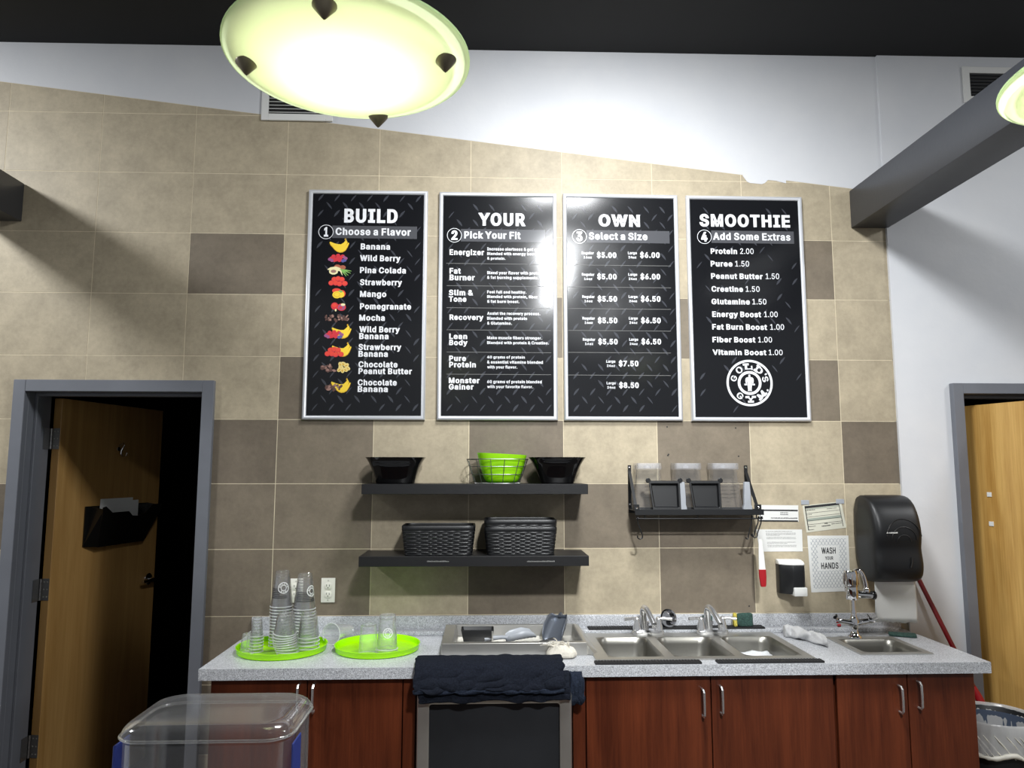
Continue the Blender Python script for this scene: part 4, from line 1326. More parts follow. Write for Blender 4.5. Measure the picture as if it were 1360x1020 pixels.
def flared_bowl(px0, px1, base0, base1, label):
    Y = -.125
    a, b = onY(px0, 608, Y), onY(px1, 608, Y)
    cx, rx = (a.x + b.x) / 2, (b.x - a.x) / 2
    rb = (onY(base1, 641, Y).x - onY(base0, 641, Y).x) / 2
    z0, z1 = S1Z, a.z + .002
    rx -= .002
    mb = MB()
    rings = []
    H = z1 - z0
    pr = [(0, .86), (0, .97), (.03, 1.03), (.4, 1.0 + .19 * .0), (.7, 0), (.9, 0), (1, 0)]
    def R(t):
        return rb + (rx - rb) * (.76 * t + .24 * t ** 5)
    ts = [0, .02, .06, .15, .3, .45, .6, .72, .82, .9, .96, 1]
    pw = lambda t: 3.2 - 0 * t
    ry = .82
    for t in ts:
        r = R(t) - (.006 if t < .01 else 0)
        rings.append(squircle(cx, Y, r, r * (.72 if r > .12 else .78) * 1.0, z0 + H * t, 3.0, 56))
    for t in ts[::-1]:
        r = R(t) - .004
        rings.append(squircle(cx, Y, r, r * (.72 if r > .12 else .78), max(z0 + .004, z0 + H * t - (.001 if t == 1 else 0)), 3.0, 56))
    mb.loft(rings, cap0=True, cap1=True)
    return tag(mb.build('bowl', BLKG, smooth=60), label, 'bowl', 'glossy black flared bowls')


flared_bowl(485.5, 566, 501, 551, 'glossy black flared bowl alone at the left end of the upper shelf')
flared_bowl(701, 778, 720, 763, 'glossy black flared bowl at the right end of the upper shelf beside the wire basket')

# chrome wire basket holding a lime bowl
Y = -.125
a, b = onY(620, 610, Y), onY(701, 610, Y)
bx, brx = (a.x + b.x) / 2, (b.x - a.x) / 2
zt = a.z
a2, b2 = onY(634, 641, Y), onY(693, 641, Y)
bbr = (b2.x - a2.x) / 2
bt = thing('wire_basket', (bx, Y, S1Z), 'chrome wire basket holding a lime green bowl on the upper shelf', 'basket')
mb = MB()
mb.tube(squircle(bx, Y, brx, .098, zt, 3, 40), .0022, 6, closed=True)
mb.build('top_rim', WIRE, bt)
mb = MB()
for t in (.0, .36, .68):
    r = bbr + (brx - bbr) * t
    mb.tube(squircle(bx, Y, r, .07 + .028 * t, S1Z + .0022 + (zt - S1Z) * t, 3, 40), .0017, 6, closed=True)
N_ = 14
bot = squircle(bx, Y, bbr, .07, S1Z + .0025, 3, N_)
top = squircle(bx, Y, brx, .098, zt, 3, N_)
for p, q in zip(bot, top):
    mb.tube([p, q], .0015, 6)
for k in (-.5, 0, .5):
    mb.tube([(bx - bbr, Y + k * .09, S1Z + .003), (bx + bbr, Y + k * .09, S1Z + .003)], .0015, 6)
mb.build('wire_cage', WIRE, bt)
p, q = onY(633, 603, Y), onY(700, 605, Y)
lx, lr = (p.x + q.x) / 2, (q.x - p.x) / 2 - .002
z0, z1 = S1Z + .0055, p.z
lrb = .066
mb = MB()
rings = []
ts = [0, .04, .12, .25, .4, .55, .7, .85, 1]
for t in ts:
    r = lrb + (lr - lrb) * (t ** .62)
    r = r if t else r - .01
    rings.append(squircle(lx, Y, r, min(.072 + .016 * t, r * .9), z0 + (z1 - z0) * t + .006 * (t if t == 1 else 0) * 0, 2.6, 48))
for t in ts[::-1]:
    r = lrb + (lr - lrb) * (t ** .62) - .003
    rings.append(squircle(lx, Y, r, min(.069 + .016 * t, r * .88), z0 + .003 + (z1 - z0 - .004) * t, 2.6, 48))
mb.loft(rings)
# the rim dips a little towards its right side
for v in mb.v:
    v.z -= .05 * max(0, (v.z - z0) / (z1 - z0)) * (v.x - lx) + .0
tag(mb.build('bowl', LIMEB, smooth=60), 'lime green plastic bowl resting in the chrome wire basket', 'bowl')


# woven plastic baskets on the lower shelf
def weave_rings(cx, cy, rx0, ry0, rx1, ry1, z0, z1, n=132, rows=13):
    rings = []
    for i in range(rows * 4 + 1):
        t = i / (rows * 4)
        rx, ry = rx0 + (rx1 - rx0) * t, ry0 + (ry1 - ry0) * t
        row, ph = divmod(i, 4)
        amp = sin(pi * ph / 4) * .0026
        rings.append(squircle(cx, cy, rx, ry, z0 + (z1 - z0) * t, 9, n, lambda a, r=row, am=amp: am * (1 if int(a / (2 * pi) * 44 + (r % 2)) % 2 else .15)))
    return rings


def woven_basket(px0, px1, ytop, label, lift=0., loc=None):
    Y = -.132
    a, b = onY(px0, ytop, -.225), onY(px1, ytop, -.225)
    cx, rx = (a.x + b.x) / 2, (b.x - a.x) / 2
    z0, z1 = S2Z + lift, a.z
    ry = .098
    t = thing('woven_basket', (cx, Y, z0), label, 'basket', 'black woven plastic baskets')
    k = .91
    mb = MB()
    zb = z1 - .022
    mb.loft(weave_rings(cx, Y, rx * k, ry * k, rx * .985, ry * .985, z0, zb), cap0=True, cap1=False)
    mb.loft([squircle(cx, Y, rx * .985 - .004, ry * .985 - .004, zb, 9, 132), squircle(cx, Y, rx * k - .006, ry * k - .006, z0 + .004, 9, 132)], cap0=False, cap1=True)
    mb.build('woven_body', BLK, t, smooth=50)
    mb = MB()
    mb.loft([squircle(cx, Y, rx * .982, ry * .98, zb - .001, 9, 132), squircle(cx, Y, rx, ry, zb + .003, 9, 132), squircle(cx, Y, rx, ry, z1 - .003, 9, 132), squircle(cx, Y, rx - .002, ry - .002, z1, 9, 132),
             squircle(cx, Y, rx - .007, ry - .007, z1, 9, 132), squircle(cx, Y, rx - .009, ry - .009, z1 - .004, 9, 132), squircle(cx, Y, rx * .985 - .004, ry * .985 - .004, zb, 9, 132)], cap0=False, cap1=False)
    mb.build('rim_band', BLK, t, smooth=50)
    return t


woven_basket(532.5, 631, 698.5, 'black woven plastic basket on the left of the lower shelf, single')
wb = woven_basket(643, 740.5, 700, 'black woven plastic basket on the right of the lower shelf, under a nested one')
woven_basket(643.2, 740.3, 690.5, 'black woven plastic basket nested on top inside the right hand basket', .034)

# ------------------------------------------------------------------ black metal wall rack
RKZ = 1.483
rk = thing('wall_rack', (3.34, -.002, 1.42), 'black metal wall rack with side brackets and a rail below, holding clear jars', 'wall rack')
mb = MB()
mb.box(3.052, 3.652, -.156, -.012, RKZ - .004, RKZ)
mb.box(3.052, 3.652, -.158, -.154, RKZ - .022, RKZ + .004)
mb.box(3.052, 3.652, -.014, -.010, RKZ - .02, RKZ + .006)
mb.build('tray', BLK, rk, bevel=.001, seg=1)
for x in (3.06, 3.628):
    mb = MB()
    mb.box(x - .008, x + .008, -.006, -.002, RKZ - .02, 1.690)
    mb.loft([[Vector((x - .007, -.003 - .148 * t + s_ * 0, 1.665 - (1.665 - RKZ - .004) * t + d)) for d in (0,)] + [Vector((x + .007, -.003 - .148 * t, 1.665 - (1.665 - RKZ - .004) * t)), Vector((x + .007, -.003 - .148 * t - .003, 1.665 - (1.665 - RKZ - .004) * t - .012)), Vector((x - .007, -.003 - .148 * t - .003, 1.665 - (1.665 - RKZ - .004) * t - .012))] for t in (0, .5, 1) for s_ in (0,)])
    mb.box(x - .012, x + .012, -.16, -.135, RKZ + .002, RKZ + .026)
    mb.build('side_bracket', BLK, rk, smooth=0)
    mb = MB()
    for z in (1.678, RKZ + .02):
        mb.lathe([(.006, 0), (.005, .003), (.001, .004)], (0, 0, 0), 10, M=Matrix.Translation((x, -.006, z)) @ Matrix.Rotation(pi / 2, 4, 'X'), cap0=True)
    mb.lathe([(.005, 0), (.001, .003)], (0, 0, 0), 10, M=Matrix.Translation((x, -.161, RKZ + .012)) @ Matrix.Rotation(pi / 2, 4, 'X'), cap0=True)
    mb.build('screw_heads', CHROME, rk)
mb = MB()
zr = 1.444
mb.tube([(3.06, -.142, RKZ - .004), (3.06, -.142, zr), (3.64, -.142, zr), (3.64, -.142, RKZ - .004)], .0034, 8)
for x in (3.10, 3.345, 3.60, 3.622):
    mb.tube([(x, -.142, RKZ - .004), (x, -.142, zr)], .003, 8)
mb.build('hook_rail', BLK, rk)


def shook(x, lean, label, z1=1.352, yy=-.142, big=.012):
    mb = MB()
    pts = []
    for i in range(9):
        a = radians(200 - 200 * i / 8)
        pts.append((x, yy - .005 + .0075 * cos(a) - .0, zr + .001 + .0075 * sin(a)))
    pts.append((x - lean * .1, yy + .002, zr - .02))
    pts.append((x - lean, yy + .0, z1 + .018))
    for i in range(9):
        a = radians(0 - 200 * i / 8)
        pts.append((x - lean - big + big * cos(a), yy - .003 * i / 8, z1 + .012 + big * sin(a)))
    mb.tube(pts, .003, 7)
    return tag(mb.build('s_hook', BLK), label, 's hook', 's hooks on the rack rail')


shook(3.066, -.022, 'black s hook at the left end of the rack rail, hanging free')
shook(3.60, .02, 'thin black s hook, leftmost of three at the right end of the rack rail', 1.345, big=.006)
shook(3.631, .022, 'black s hook at the right rail end, just left of the outermost hook', 1.36, big=.008)
shook(3.645, .022, 'outermost black s hook at the right rail end, carrying the scraper', 1.357)


# clear blender jars standing upside down
def jar(pxc, wpx, label, handle=None, dy=0.):
    Y = -.058 + dy
    c = onY(pxc, 650, Y - .05)
    cx = c.x
    h = (wpx * (CAM - c).length / FPX) / 2
    zt = onY(pxc, 615, Y - .04).z
    zb = RKZ + .0006
    t = thing('blender_jar', (cx, Y, zb), label, 'jar', 'clear blender jars upside down on the rack')
    d = .046
    k = h / d * 1.0
    mb = MB()
    zc = zt - .03
    prof = [(1.22, zb), (1.22, zb + .004), (1.17, zb + .045), (.97, zc - .004), (.97, zc)]
    rings = [rrect(cx - h * s_, cx + h * s_, Y - d * min(s_, 1.12), Y + d * min(s_, 1.04), .014, z) for s_, z in prof]
    mb.loft(rings, cap0=False, cap1=True)
    # moulded ribs
    for i in range(5):
        z = zb + .055 + i * .017
        q = 1.17 + (.97 - 1.17) * (z - zb - .045) / (zc - zb - .049)
        mb.box(cx - h * .45, cx + h * .05, Y - d * min(q, 1.12) - .0012, Y - d * min(q, 1.12) - .0002, z, z + .0015, 1)
        mb.box(cx + h * .25, cx + h * .7, Y - d * min(q, 1.12) - .0012, Y - d * min(q, 1.12) - .0002, z, z + .0015, 1)
    mb.build('jar_body', [JARM, CUPINK], t, smooth=40)
    mb = MB()
    mb.loft([rrect(cx - h * s_, cx + h * s_, Y - d * s_, Y + d * s_, .012, z) for s_, z in ((1.04, zc), (1.06, zc + .004), (1.04, zt), (.9, zt), (.88, zc + .006))], cap0=False, cap1=True)
    mb.lathe([(.016, 0), (.014, .012), (.004, .018), (.001, .02)], (cx, Y, zc + .006), 16, m=0)
    mb.build('base_collar', JARC, t, smooth=40)
    if handle:
        hx, y0 = handle
        mb = MB()
        s_ = 1 if hx > cx else -1
        mb.loft([rrect(hx - w, hx + w, y0 - .012, y0 + .012, .005, z) for w, z in ((.022, zb), (.021, zb + .012), (.017, zb + .022), (.017, zb + .06), (.0125, zb + .125), (.011, zb + .128))])
        mb.build('jar_handle', JARH, t, smooth=40)
    return t


jar(863.5, 31, 'clear upside down blender jar at the left end of the black wall rack')
jar(915.5, 32.5, 'clear upside down blender jar in the middle of the black wall rack', (onY(904, 650, -.1).x, -.117), dy=.004)
jar(965.5, 32.5, 'clear upside down blender jar at the right of the rack with a cloudy handle', (onY(992, 660, -.08).x, -.08))


# black square pads leaning against the jars with their hollow side to the front
def pad(pxc, label):
    c = onY(pxc, 676, -.14)
    t = thing('square_tub', (c.x, -.135, RKZ), label, 'tub', 'black square tubs leaning on the jars')
    sh = Matrix(((1, 0, -.055, 0), (0, 1, .11, 0), (0, 0, 1, 0), (0, 0, 0, 1)))
    T = Matrix.Translation((c.x + .006, -.146, RKZ + .0008)) @ sh
    w0, w1, H = .066, .074, .134

    def rr(k, y, z0, z1):
        pts = []
        for u, v in ((-1, 0), (1, 0), (1, 1), (-1, 1)):
            w = (w0 if v == 0 else w1) * k
            pts.append(T @ Vector((u * w, y, z0 if v == 0 else z1)))
        return pts
    mb = MB()
    mb.loft([rr(.86, .024, .012, H - .012), rr(1, .004, .0, H), rr(1, 0, .0, H), rr(.86, 0, .01, H - .013), rr(.80, .017, .016, H - .022)], cap0=True, cap1=True)
    mb.build('tub_shell', BLK, t, smooth=0, bevel=.002, seg=1)
    for s_ in (-1, 1):
        mb = MB()
        q = T @ Vector((s_ * (w1 + .001), .004, H + .001))
        mb.lathe([(.0105, -.006), (.0115, -.002), (.0115, .004), (.009, .006)], q, 16, M=Matrix.Rotation(pi / 2, 4, 'X'), cap0=True, cap1=True)
        mb.build('corner_ear', BLK, t)
    return t


pad(884, 'black square tub leaning between the left and middle jars')
pad(938, 'black square tub leaning between the middle and right jars')

# white handled brush hung on the hook
a, b = onY(1009.5, 716, -.14), onY(1013.5, 779, -.14)
dd = b - a
bs = thing('scraper', b, 'white handled scraper with a red end hanging from the rack hook', 'scraper')
mb = MB()
mb.loft([rrect(a.x + dd.x * t - w, a.x + dd.x * t + w, -.147, -.139, .004, a.z + dd.z * t, 4) for t, w in ((0, .006), (.06, .009), (.4, .0135), (.62, .0155), (.64, .0155))])
mb.build('handle', WPLAST, bs, smooth=50)
mb = MB()
mb.loft([rrect(a.x + dd.x * t - w, a.x + dd.x * t + w, -.149, -.137, .004, a.z + dd.z * t, 4) for t, w in ((.64, .0165), (.8, .0165), (.97, .013), (1, .010))])
mb.build('red_end', RED, bs, smooth=50)


# ------------------------------------------------------------------ papers on the wall
def sheet(name, corners, label, cat, m=PAPER, y=-.0012, grp=None):
    P_ = [onY(x, yy, 0) for x, yy in corners]
    t = thing(name, (sum(p.x for p in P_) / 4, 0, min(p.z for p in P_)), label, cat, grp)
    MB().add([(p.x, y, p.z) for p in P_] + [(p.x, y + .0007, p.z) for p in P_], [(0, 1, 2, 3), (7, 6, 5, 4)] + [(i, i + 4, (i + 1) % 4 + 4, (i + 1) % 4) for i in range(4)]).build('paper', m, t, smooth=0)
    tl, tr, br, bl = P_

    def at(u, v):
        p = tl.lerp(tr, u).lerp(bl.lerp(br, u), v)
        return (p.x, y - .0005, p.z)
    return t, at


def bar(mb, at, u0, u1, v0, v1, m=0):
    mb.add([at(u0, v0), at(u1, v0), at(u1, v1), at(u0, v1)], [(0, 1, 2, 3)], m)


def scrawl(mb, at, u0, u1, v, h, seed, m=0, wd=.02):
    rd = random.Random(seed)
    u = u0
    while u < u1:
        w = rd.uniform(.4, 1.3) * wd
        bar(mb, at, u, min(u1, u + w), v - h * rd.uniform(.5, 1), v + h * .5, m)
        u += w + wd * .35


t, at = sheet('wall_notice', ((1008, 670.7), (1060, 671.2), (1060.5, 693), (1008, 692.5)), 'small white notice with two black stripes beside the rack', 'notice')
mb = MB()
bar(mb, at, 0, .985, .27, .36)
bar(mb, at, 0, .985, .91, 1)
scrawl(mb, at, .54, .74, .46, .035, 1, 0, .016)
scrawl(mb, at, .54, .74, .57, .035, 2, 0, .016)
scrawl(mb, at, .3, .97, .79, .045, 3, 0, .02)
mb.build('printing', BLKINK, t, smooth=0)

t, at = sheet('instruction_sheet', ((1004, 703), (1065, 703.2), (1066, 732.3), (1009, 732.6)), 'white sheet of small grey text behind the hanging scraper', 'notice', y=-.0013)
mb = MB()
for i, (v, u1) in enumerate(((.09, .78), (.17, .86), (.23, .85), (.27, .5), (.36, .85), (.42, .86), (.47, .2), (.58, .85), (.64, .65), (.72, .86), (.78, .86))):
    scrawl(mb, at, .2, u1, v, .016, i, 0, .02)
mb.build('printing', GREYINK, t, smooth=0)
mb = MB()
bar(mb, at, .55, .6, .08, .13)
mb.build('staple', PAPER, t, smooth=0)

t, at = sheet('paper_form', ((1065.5, 671.5), (1117, 666), (1124, 700.8), (1071, 707.3)), 'tilted printed paper form taped above the hand washing sign', 'form', PAPERO, -.0014)
mb = MB()
bar(mb, at, .05, .93, .03, .12)
for v in (.3, .44, .58, .72):
    bar(mb, at, .05, .93, v, v + .012)
bar(mb, at, .05, .07, .03, .93)
bar(mb, at, .92, .935, .03, .93)
for i, (u0, u1, v) in enumerate(((.06, .3, .2), (.6, .85, .22), (.06, .2, .36), (.07, .25, .8), (.65, .9, .8), (.07, .2, .92))):
    scrawl(mb, at, u0, u1, v, .018, i + 20, 0, .025)
scrawl(mb, at, .40, .62, .84, .03, 33, 0, .02)
scrawl(mb, at, .48, .56, .75, .03, 34, 0, .02)
mb.build('printing', BLKINK, t, smooth=0)
mb = MB()
bar(mb, at, .06, .93, .5, .6)
bar(mb, at, .05, .93, .14, .17)
mb.build('green_band', GREENINK, t, smooth=0)
for u, v in ((.08, -.1), (.97, .0)):
    mb = MB()
    c = at(u, v)
    mb.box(c[0] - .02, c[0] + .02, -.0032, -.0006, c[2] - .01, c[2] + .012)
    mb.build('tape_piece', JARH, t, bevel=.001, seg=1)

t, at = sheet('hand_washing_sign', ((1072, 711.5), (1126.5, 711.2), (1129.5, 785), (1077.5, 786.8)), 'white WASH YOUR HANDS sign with a grey scallop border left of the towel dispenser', 'sign')
mb = MB()
nx = 12
for j in range(19):
    for i in range(nx + 1):
        u0 = (i + (.5 if j % 2 else 0)) / nx
        v0 = .055 + j * .0475
        for k in range(6):
            a0, a1 = pi * k / 6, pi * (k + 1) / 6
            uu = [u0 + .5 / nx * cos(a) for a in (a0, a1)]
            vv = [v0 + .05 - .05 * sin(a) for a in (a0, a1)]
            if min(uu) < .05 or max(uu) > .95 or min(vv) < .04 or max(vv) > .95:
                continue
            if .22 < sum(uu) / 2 < .76 and .17 < sum(vv) / 2 < .62:
                continue
            p, q = at(uu[0], vv[0]), at(uu[1], vv[1])
            d = Vector((q[0] - p[0], 0, q[2] - p[2])).normalized() * .0006
            mb.add([(p[0] - d.z, p[1], p[2] + d.x), (q[0] - d.z, p[1], q[2] + d.x), (q[0] + d.z, p[1], q[2] - d.x), (p[0] + d.z, p[1], p[2] - d.x)], [(0, 1, 2, 3)])
mb.build('scallop_border', BLUEINK, t, smooth=0)
mb = MB()
for txt, u0, u1, v0, v1 in (('WASH', .32, .67, .21, .32), ('YOUR', .40, .60, .37, .43), ('HANDS', .29, .72, .48, .59)):
    vs, fs = glyphs(txt, .03)
    x0, x1 = min(v[0] for v in vs), max(v[0] for v in vs)
    h0, h1 = 0, max(v[1] for v in vs)
    mb.add([Vector(at(u0 + (u1 - u0) * (x - x0) / (x1 - x0), v1 + (v0 - v1) * (y - h0) / (h1 - h0))) - Vector((0, .0001 * l, 0)) for x, y, l in vs], fs)
mb.build('lettering', BLKINK, t, smooth=0)

# ------------------------------------------------------------------ soap dispenser
a, b = onY(1031, 790, -.001), onY(1066.5, 743, -.06)
x0, x1 = 3.757, 3.868
t = thing('soap_dispenser', ((x0 + x1) / 2, -.001, 1.09), 'black wall soap dispenser with a white lid and push tab', 'soap dispenser')
mb = MB()
zs0, zs1 = 1.088, 1.222
pl = lambda z, k: [Vector((x, y, z)) for x, y in ((x0, -.002), (x1, -.002), (x1, -.075 * k), (x1 - .012, -.088 * k), (x0 + .05, -.088 * k), (x0 + .012, -.06 * k), (x0, -.045 * k))]
mb.loft([pl(zs0, .82), pl(zs0 + .02, .97), pl(zs1 - .03, 1), pl(zs1, .97)])
mb.build('body', BLK, t, bevel=.003, smooth=50)
mb = MB()
mb.loft([pl(zs1, .99), pl(zs1 + .006, 1.02), pl(zs1 + .016, .86), pl(zs1 + .022, .5)])
mb.build('lid', WPLAST, t, bevel=.002, smooth=50)
mb = MB()
mb.box(x1 - .062, x1 + .001, -.094, -.05, zs0 - .006, zs0 + .034)
mb.build('push_tab', WPLAST, t, bevel=.004)

# ------------------------------------------------------------------ paper towel dispenser
t = thing('towel_dispenser', (4.26, -.001, 1.14), 'big rounded black paper towel dispenser with a paper sheet hanging out', 'towel dispenser')
X0, X1 = 4.137, 4.372
prof = [(.002, 1.545), (.07, 1.552), (.13, 1.545), (.175, 1.515), (.205, 1.465), (.222, 1.405), (.224, 1.36), (.214, 1.325), (.212, 1.30), (.222, 1.26), (.226, 1.225), (.220, 1.19), (.195, 1.165), (.14, 1.150), (.06, 1.148), (.002, 1.19)]
mb = MB()
secs = []
nS = 14
for i in range(nS + 1):
    u = -1 + 2 * i / nS
    k = (1 - abs(u) ** 5) ** .32 if abs(u) < 1 else 0
    sc = .90 + .10 * k
    x = (X0 + X1) / 2 + u * (X1 - X0) / 2
    zc = 1.345
    secs.append([Vector((x, -d * (.86 + .14 * k), zc + (z - zc) * (.955 + .045 * k))) for d, z in prof])
mb.loft(secs)
DSP = mb.build('cover', BLK, t, smooth=50)
md = DSP.modifiers.new('s', 'SUBSURF')
md.levels = md.render_levels = 1
mb = MB()
for rad, dz in ((.085, 0), (.062, -.012), (.036, -.022)):
    pts = []
    for i in range(17):
        a_ = pi * (.03 + .94 * i / 16)
        x, z = 4.270 + rad * .95 * cos(a_), 1.36 + dz + rad * 1.0 * sin(a_)
        # depth of the cover at this height
        zz = z
        dep = .224
        for (d0, z0_), (d1, z1_) in zip(prof[2:9], prof[3:10]):
            if z1_ <= zz <= z0_:
                dep = d0 + (d1 - d0) * (z0_ - zz) / (z0_ - z1_)
        pts.append((x, -dep + .0005, z))
    mb.tube(pts, .0022, 6)
mb.tube([(4.30, -.2255, 1.275), (4.297, -.2275, 1.25), (4.289, -.2275, 1.228)], .003, 6)
mb.build('embossed_arcs', BLK, t)
mb = MB()
p = onY(1177, 707.5, -.224)
mb.add([(p.x, -.2262, p.z - .003), (p.x + .008, -.2262, p.z - .003), (p.x + .005, -.2262, p.z + .005)], [(0, 1, 2)])
rd = random.Random(4)
x = p.x + .011
while x < p.x + .05:
    w = rd.uniform(.0025, .005)
    quadY(mb, x, x + w, p.z - .003, p.z + .003 * rd.uniform(.4, 1), -.2262)
    x += w + .001
mb.build('maker_mark', WPLAST, t, smooth=0)
a, b = onY(1163, 765, -.165), onY(1223.5, 826, -.15)
mb = MB()
xa, xb = a.x, onY(1217, 770, -.165).x
cols, rws = 24, 10
rd = random.Random(9)
vs = []
for j in range(rws + 1):
    v = j / rws
    for i in range(cols + 1):
        u = i / cols
        x = xa + (xb - xa) * u + .006 * v * (u - .3)
        z = 1.175 + (b.z - 1.175) * v
        if j == rws:
            z += rd.uniform(-.003, .005) - .006 * u
        y = -.16 + .012 * v + .006 * sin(3 * u + 1) * v + .010 * (1 - v) ** 3
        vs.append((x, y, z))
fs = [(j * (cols + 1) + i, j * (cols + 1) + i + 1, (j + 1) * (cols + 1) + i + 1, (j + 1) * (cols + 1) + i) for j in range(rws) for i in range(cols)]
mb.add(vs, fs)
o = mb.build('paper_towel', PAPER, t, smooth=80)
md = o.modifiers.new('thick', 'SOLIDIFY')
md.thickness = .0006


# ------------------------------------------------------------------ outlets
def outlet(x0, x1, z0, z1, label):
    t = thing('wall_outlet', ((x0 + x1) / 2, -.0005, z0), label, 'outlet', 'wall outlets above the counter')
    MB().box(x0, x1, -.006, -.0005, z0, z1).build('cover_plate', IVORY, t, bevel=.003)
    xc = (x0 + x1) / 2
    for zc in (z0 + .037, z1 - .037):
        mb = MB()
        mb.loft([squircle(xc, zc, .0165, .0145, -.006, 3, 24), squircle(xc, zc, .0165, .0145, -.0085, 3, 24), squircle(xc, zc, .0155, .0135, -.009, 3, 24)])
        mb.v = [Vector((v.x, v.z, v.y)) for v in mb.v]
        mb.box(xc - .008, xc - .0055, -.0092, -.0089, zc - .001, zc + .008, 1).box(xc + .0055, xc + .008, -.0092, -.0089, zc - .001, zc + .007, 1)
        disc(mb, (xc, zc - .007), .0026, .0026, -.0092, 1, 10)
        mb.build('socket', [IVORY, DSLOT], t, smooth=30)
    for z in (z0 + .012, z1 - .012):
        mb = MB()
        mb.lathe([(.003, 0), (.002, .0015)], (0, 0, 0), 10, M=Matrix.Translation((xc, -.006, z)) @ Matrix.Rotation(pi / 2, 4, 'X'), cap1=True)
        mb.build('screw', STEEL, t)


outlet(1.601, 1.666, 1.052, 1.164, 'white duplex wall outlet in plain view left of the shelves')
outlet(1.452, 1.517, 1.052, 1.162, 'white duplex wall outlet half hidden behind the tall cup stacks')

# ------------------------------------------------------------------ counter
CZ = .915
CX0, CX1, CY = 1.280, 4.362, -.622


def grid_plate(mb, xs, ys, holes, z0, z1, m=0):
    """slab cut on a grid, leaving rectangular holes out"""
    for i in range(len(xs) - 1):
        for j in range(len(ys) - 1):
            cx, cy = (xs[i] + xs[i + 1]) / 2, (ys[j] + ys[j + 1]) / 2
            if any(a < cx < b and c < cy < d for a, b, c, d in holes):
                continue
            solid = lambda ii, jj: 0 <= ii < len(xs) - 1 and 0 <= jj < len(ys) - 1 and not any(a < (xs[ii] + xs[ii + 1]) / 2 < b and c < (ys[jj] + ys[jj + 1]) / 2 < d for a, b, c, d in holes)
            X0_, X1_, Y0_, Y1_ = xs[i], xs[i + 1], ys[j], ys[j + 1]
            vs = [(x, y, z) for z in (z0, z1) for y in (Y0_, Y1_) for x in (X0_, X1_)]
            fs = [(0, 2, 3, 1), (4, 5, 7, 6)]
            if not solid(i, j - 1):
                fs.append((0, 1, 5, 4))
            if not solid(i, j + 1):
                fs.append((2, 6, 7, 3))
            if not solid(i - 1, j):
                fs.append((0, 4, 6, 2))
            if not solid(i + 1, j):
                fs.append((1, 3, 7, 5))
            mb.add(vs, fs, m)


HOLES = [(2.82, 3.66, -.535, -.06), (3.93, 4.185, -.475, -.215)]
xs = sorted({CX0, CX1} | {h[0] for h in HOLES} | {h[1] for h in HOLES})
ys = sorted({CY, -.001} | {h[2] for h in HOLES} | {h[3] for h in HOLES})
ct = thing('countertop', ((CX0 + CX1) / 2, CY / 2, CZ - .04), 'long grey speckled laminate countertop with a backsplash', 'countertop')
mb = MB()
grid_plate(mb, xs, ys, HOLES, CZ - .042, CZ)
mb.build('worktop', COUNTER, ct, smooth=0)
MB().box(1.292, 4.345, -.022, -.001, CZ, .991).build('backsplash', COUNTER, ct, bevel=.003)
MB().box(1.292, 4.30, -.078, -.022, CZ, .934).build('backsplash_ledge', COUNTER, ct, bevel=.003)


# ------------------------------------------------------------------ cabinets
def pull(mb, x, zc, yf, h=.1):
    mb.tube([(x, yf + .0, zc - h / 2), (x, yf - .022, zc - h / 2), (x, yf - .03, zc - h / 2 + .008), (x, yf - .032, zc), (x, yf - .03, zc + h / 2 - .008), (x, yf - .022, zc + h / 2), (x, yf + .0, zc + h / 2)], .0045, 8)


def cabinet(x0, x1, label, doors, filler=None):
    t = thing('base_cabinet', ((x0 + x1) / 2, -.3, 0), label, 'cabinet', 'cherry base cabinets under the counter')
    mb = MB()
    zt = CZ - .043
    mb.box(x0, x0 + .018, -.575, -.01, .1, zt).box(x1 - .018, x1, -.575, -.01, .1, zt).box(x0, x1, -.575, -.01, .1, .118).box(x0, x1, -.02, -.008, .1, zt)
    mb.box(x0, x1, -.575, -.555, zt - .05, zt)
    mb.build('carcass', CHERRY, t, smooth=0)
    MB().box(x0 + .002, x1 - .002, -.52, -.05, 0, .1).build('toe_kick', TOEK, t)
    for a, b, hx, hz in doors:
        d = MB().box(a, b, -.596, -.577, .105, zt - .006).build('door', CHERRY, t, bevel=.0015, seg=1)
        if hx:
            mb = MB()
            pull(mb, hx, hz, -.596)
            mb.build('handle', SATIN, d)
    if filler:
        MB().box(filler[0], filler[1], -.594, -.577, .105, zt - .004).build('filler_panel', CHERRY, t, bevel=.001, seg=1)
    return t


cabinet(1.318, 2.10, 'cherry base cabinet at the left end under the cup trays', [(1.320, 1.683, 1.655, .80), (1.687, 2.048, 1.712, .80)], (2.052, 2.098))
cabinet(2.706, 3.742, 'wide cherry base cabinet under the triple sink', [(2.760, 3.248, 3.214, .768), (3.252, 3.738, 3.286, .778)], (2.708, 2.756))
cabinet(3.748, 4.308, 'cherry base cabinet at the right end under the small hand sink', [(3.751, 4.033, 3.997, .774), (4.037, 4.306, 4.074, .789)])

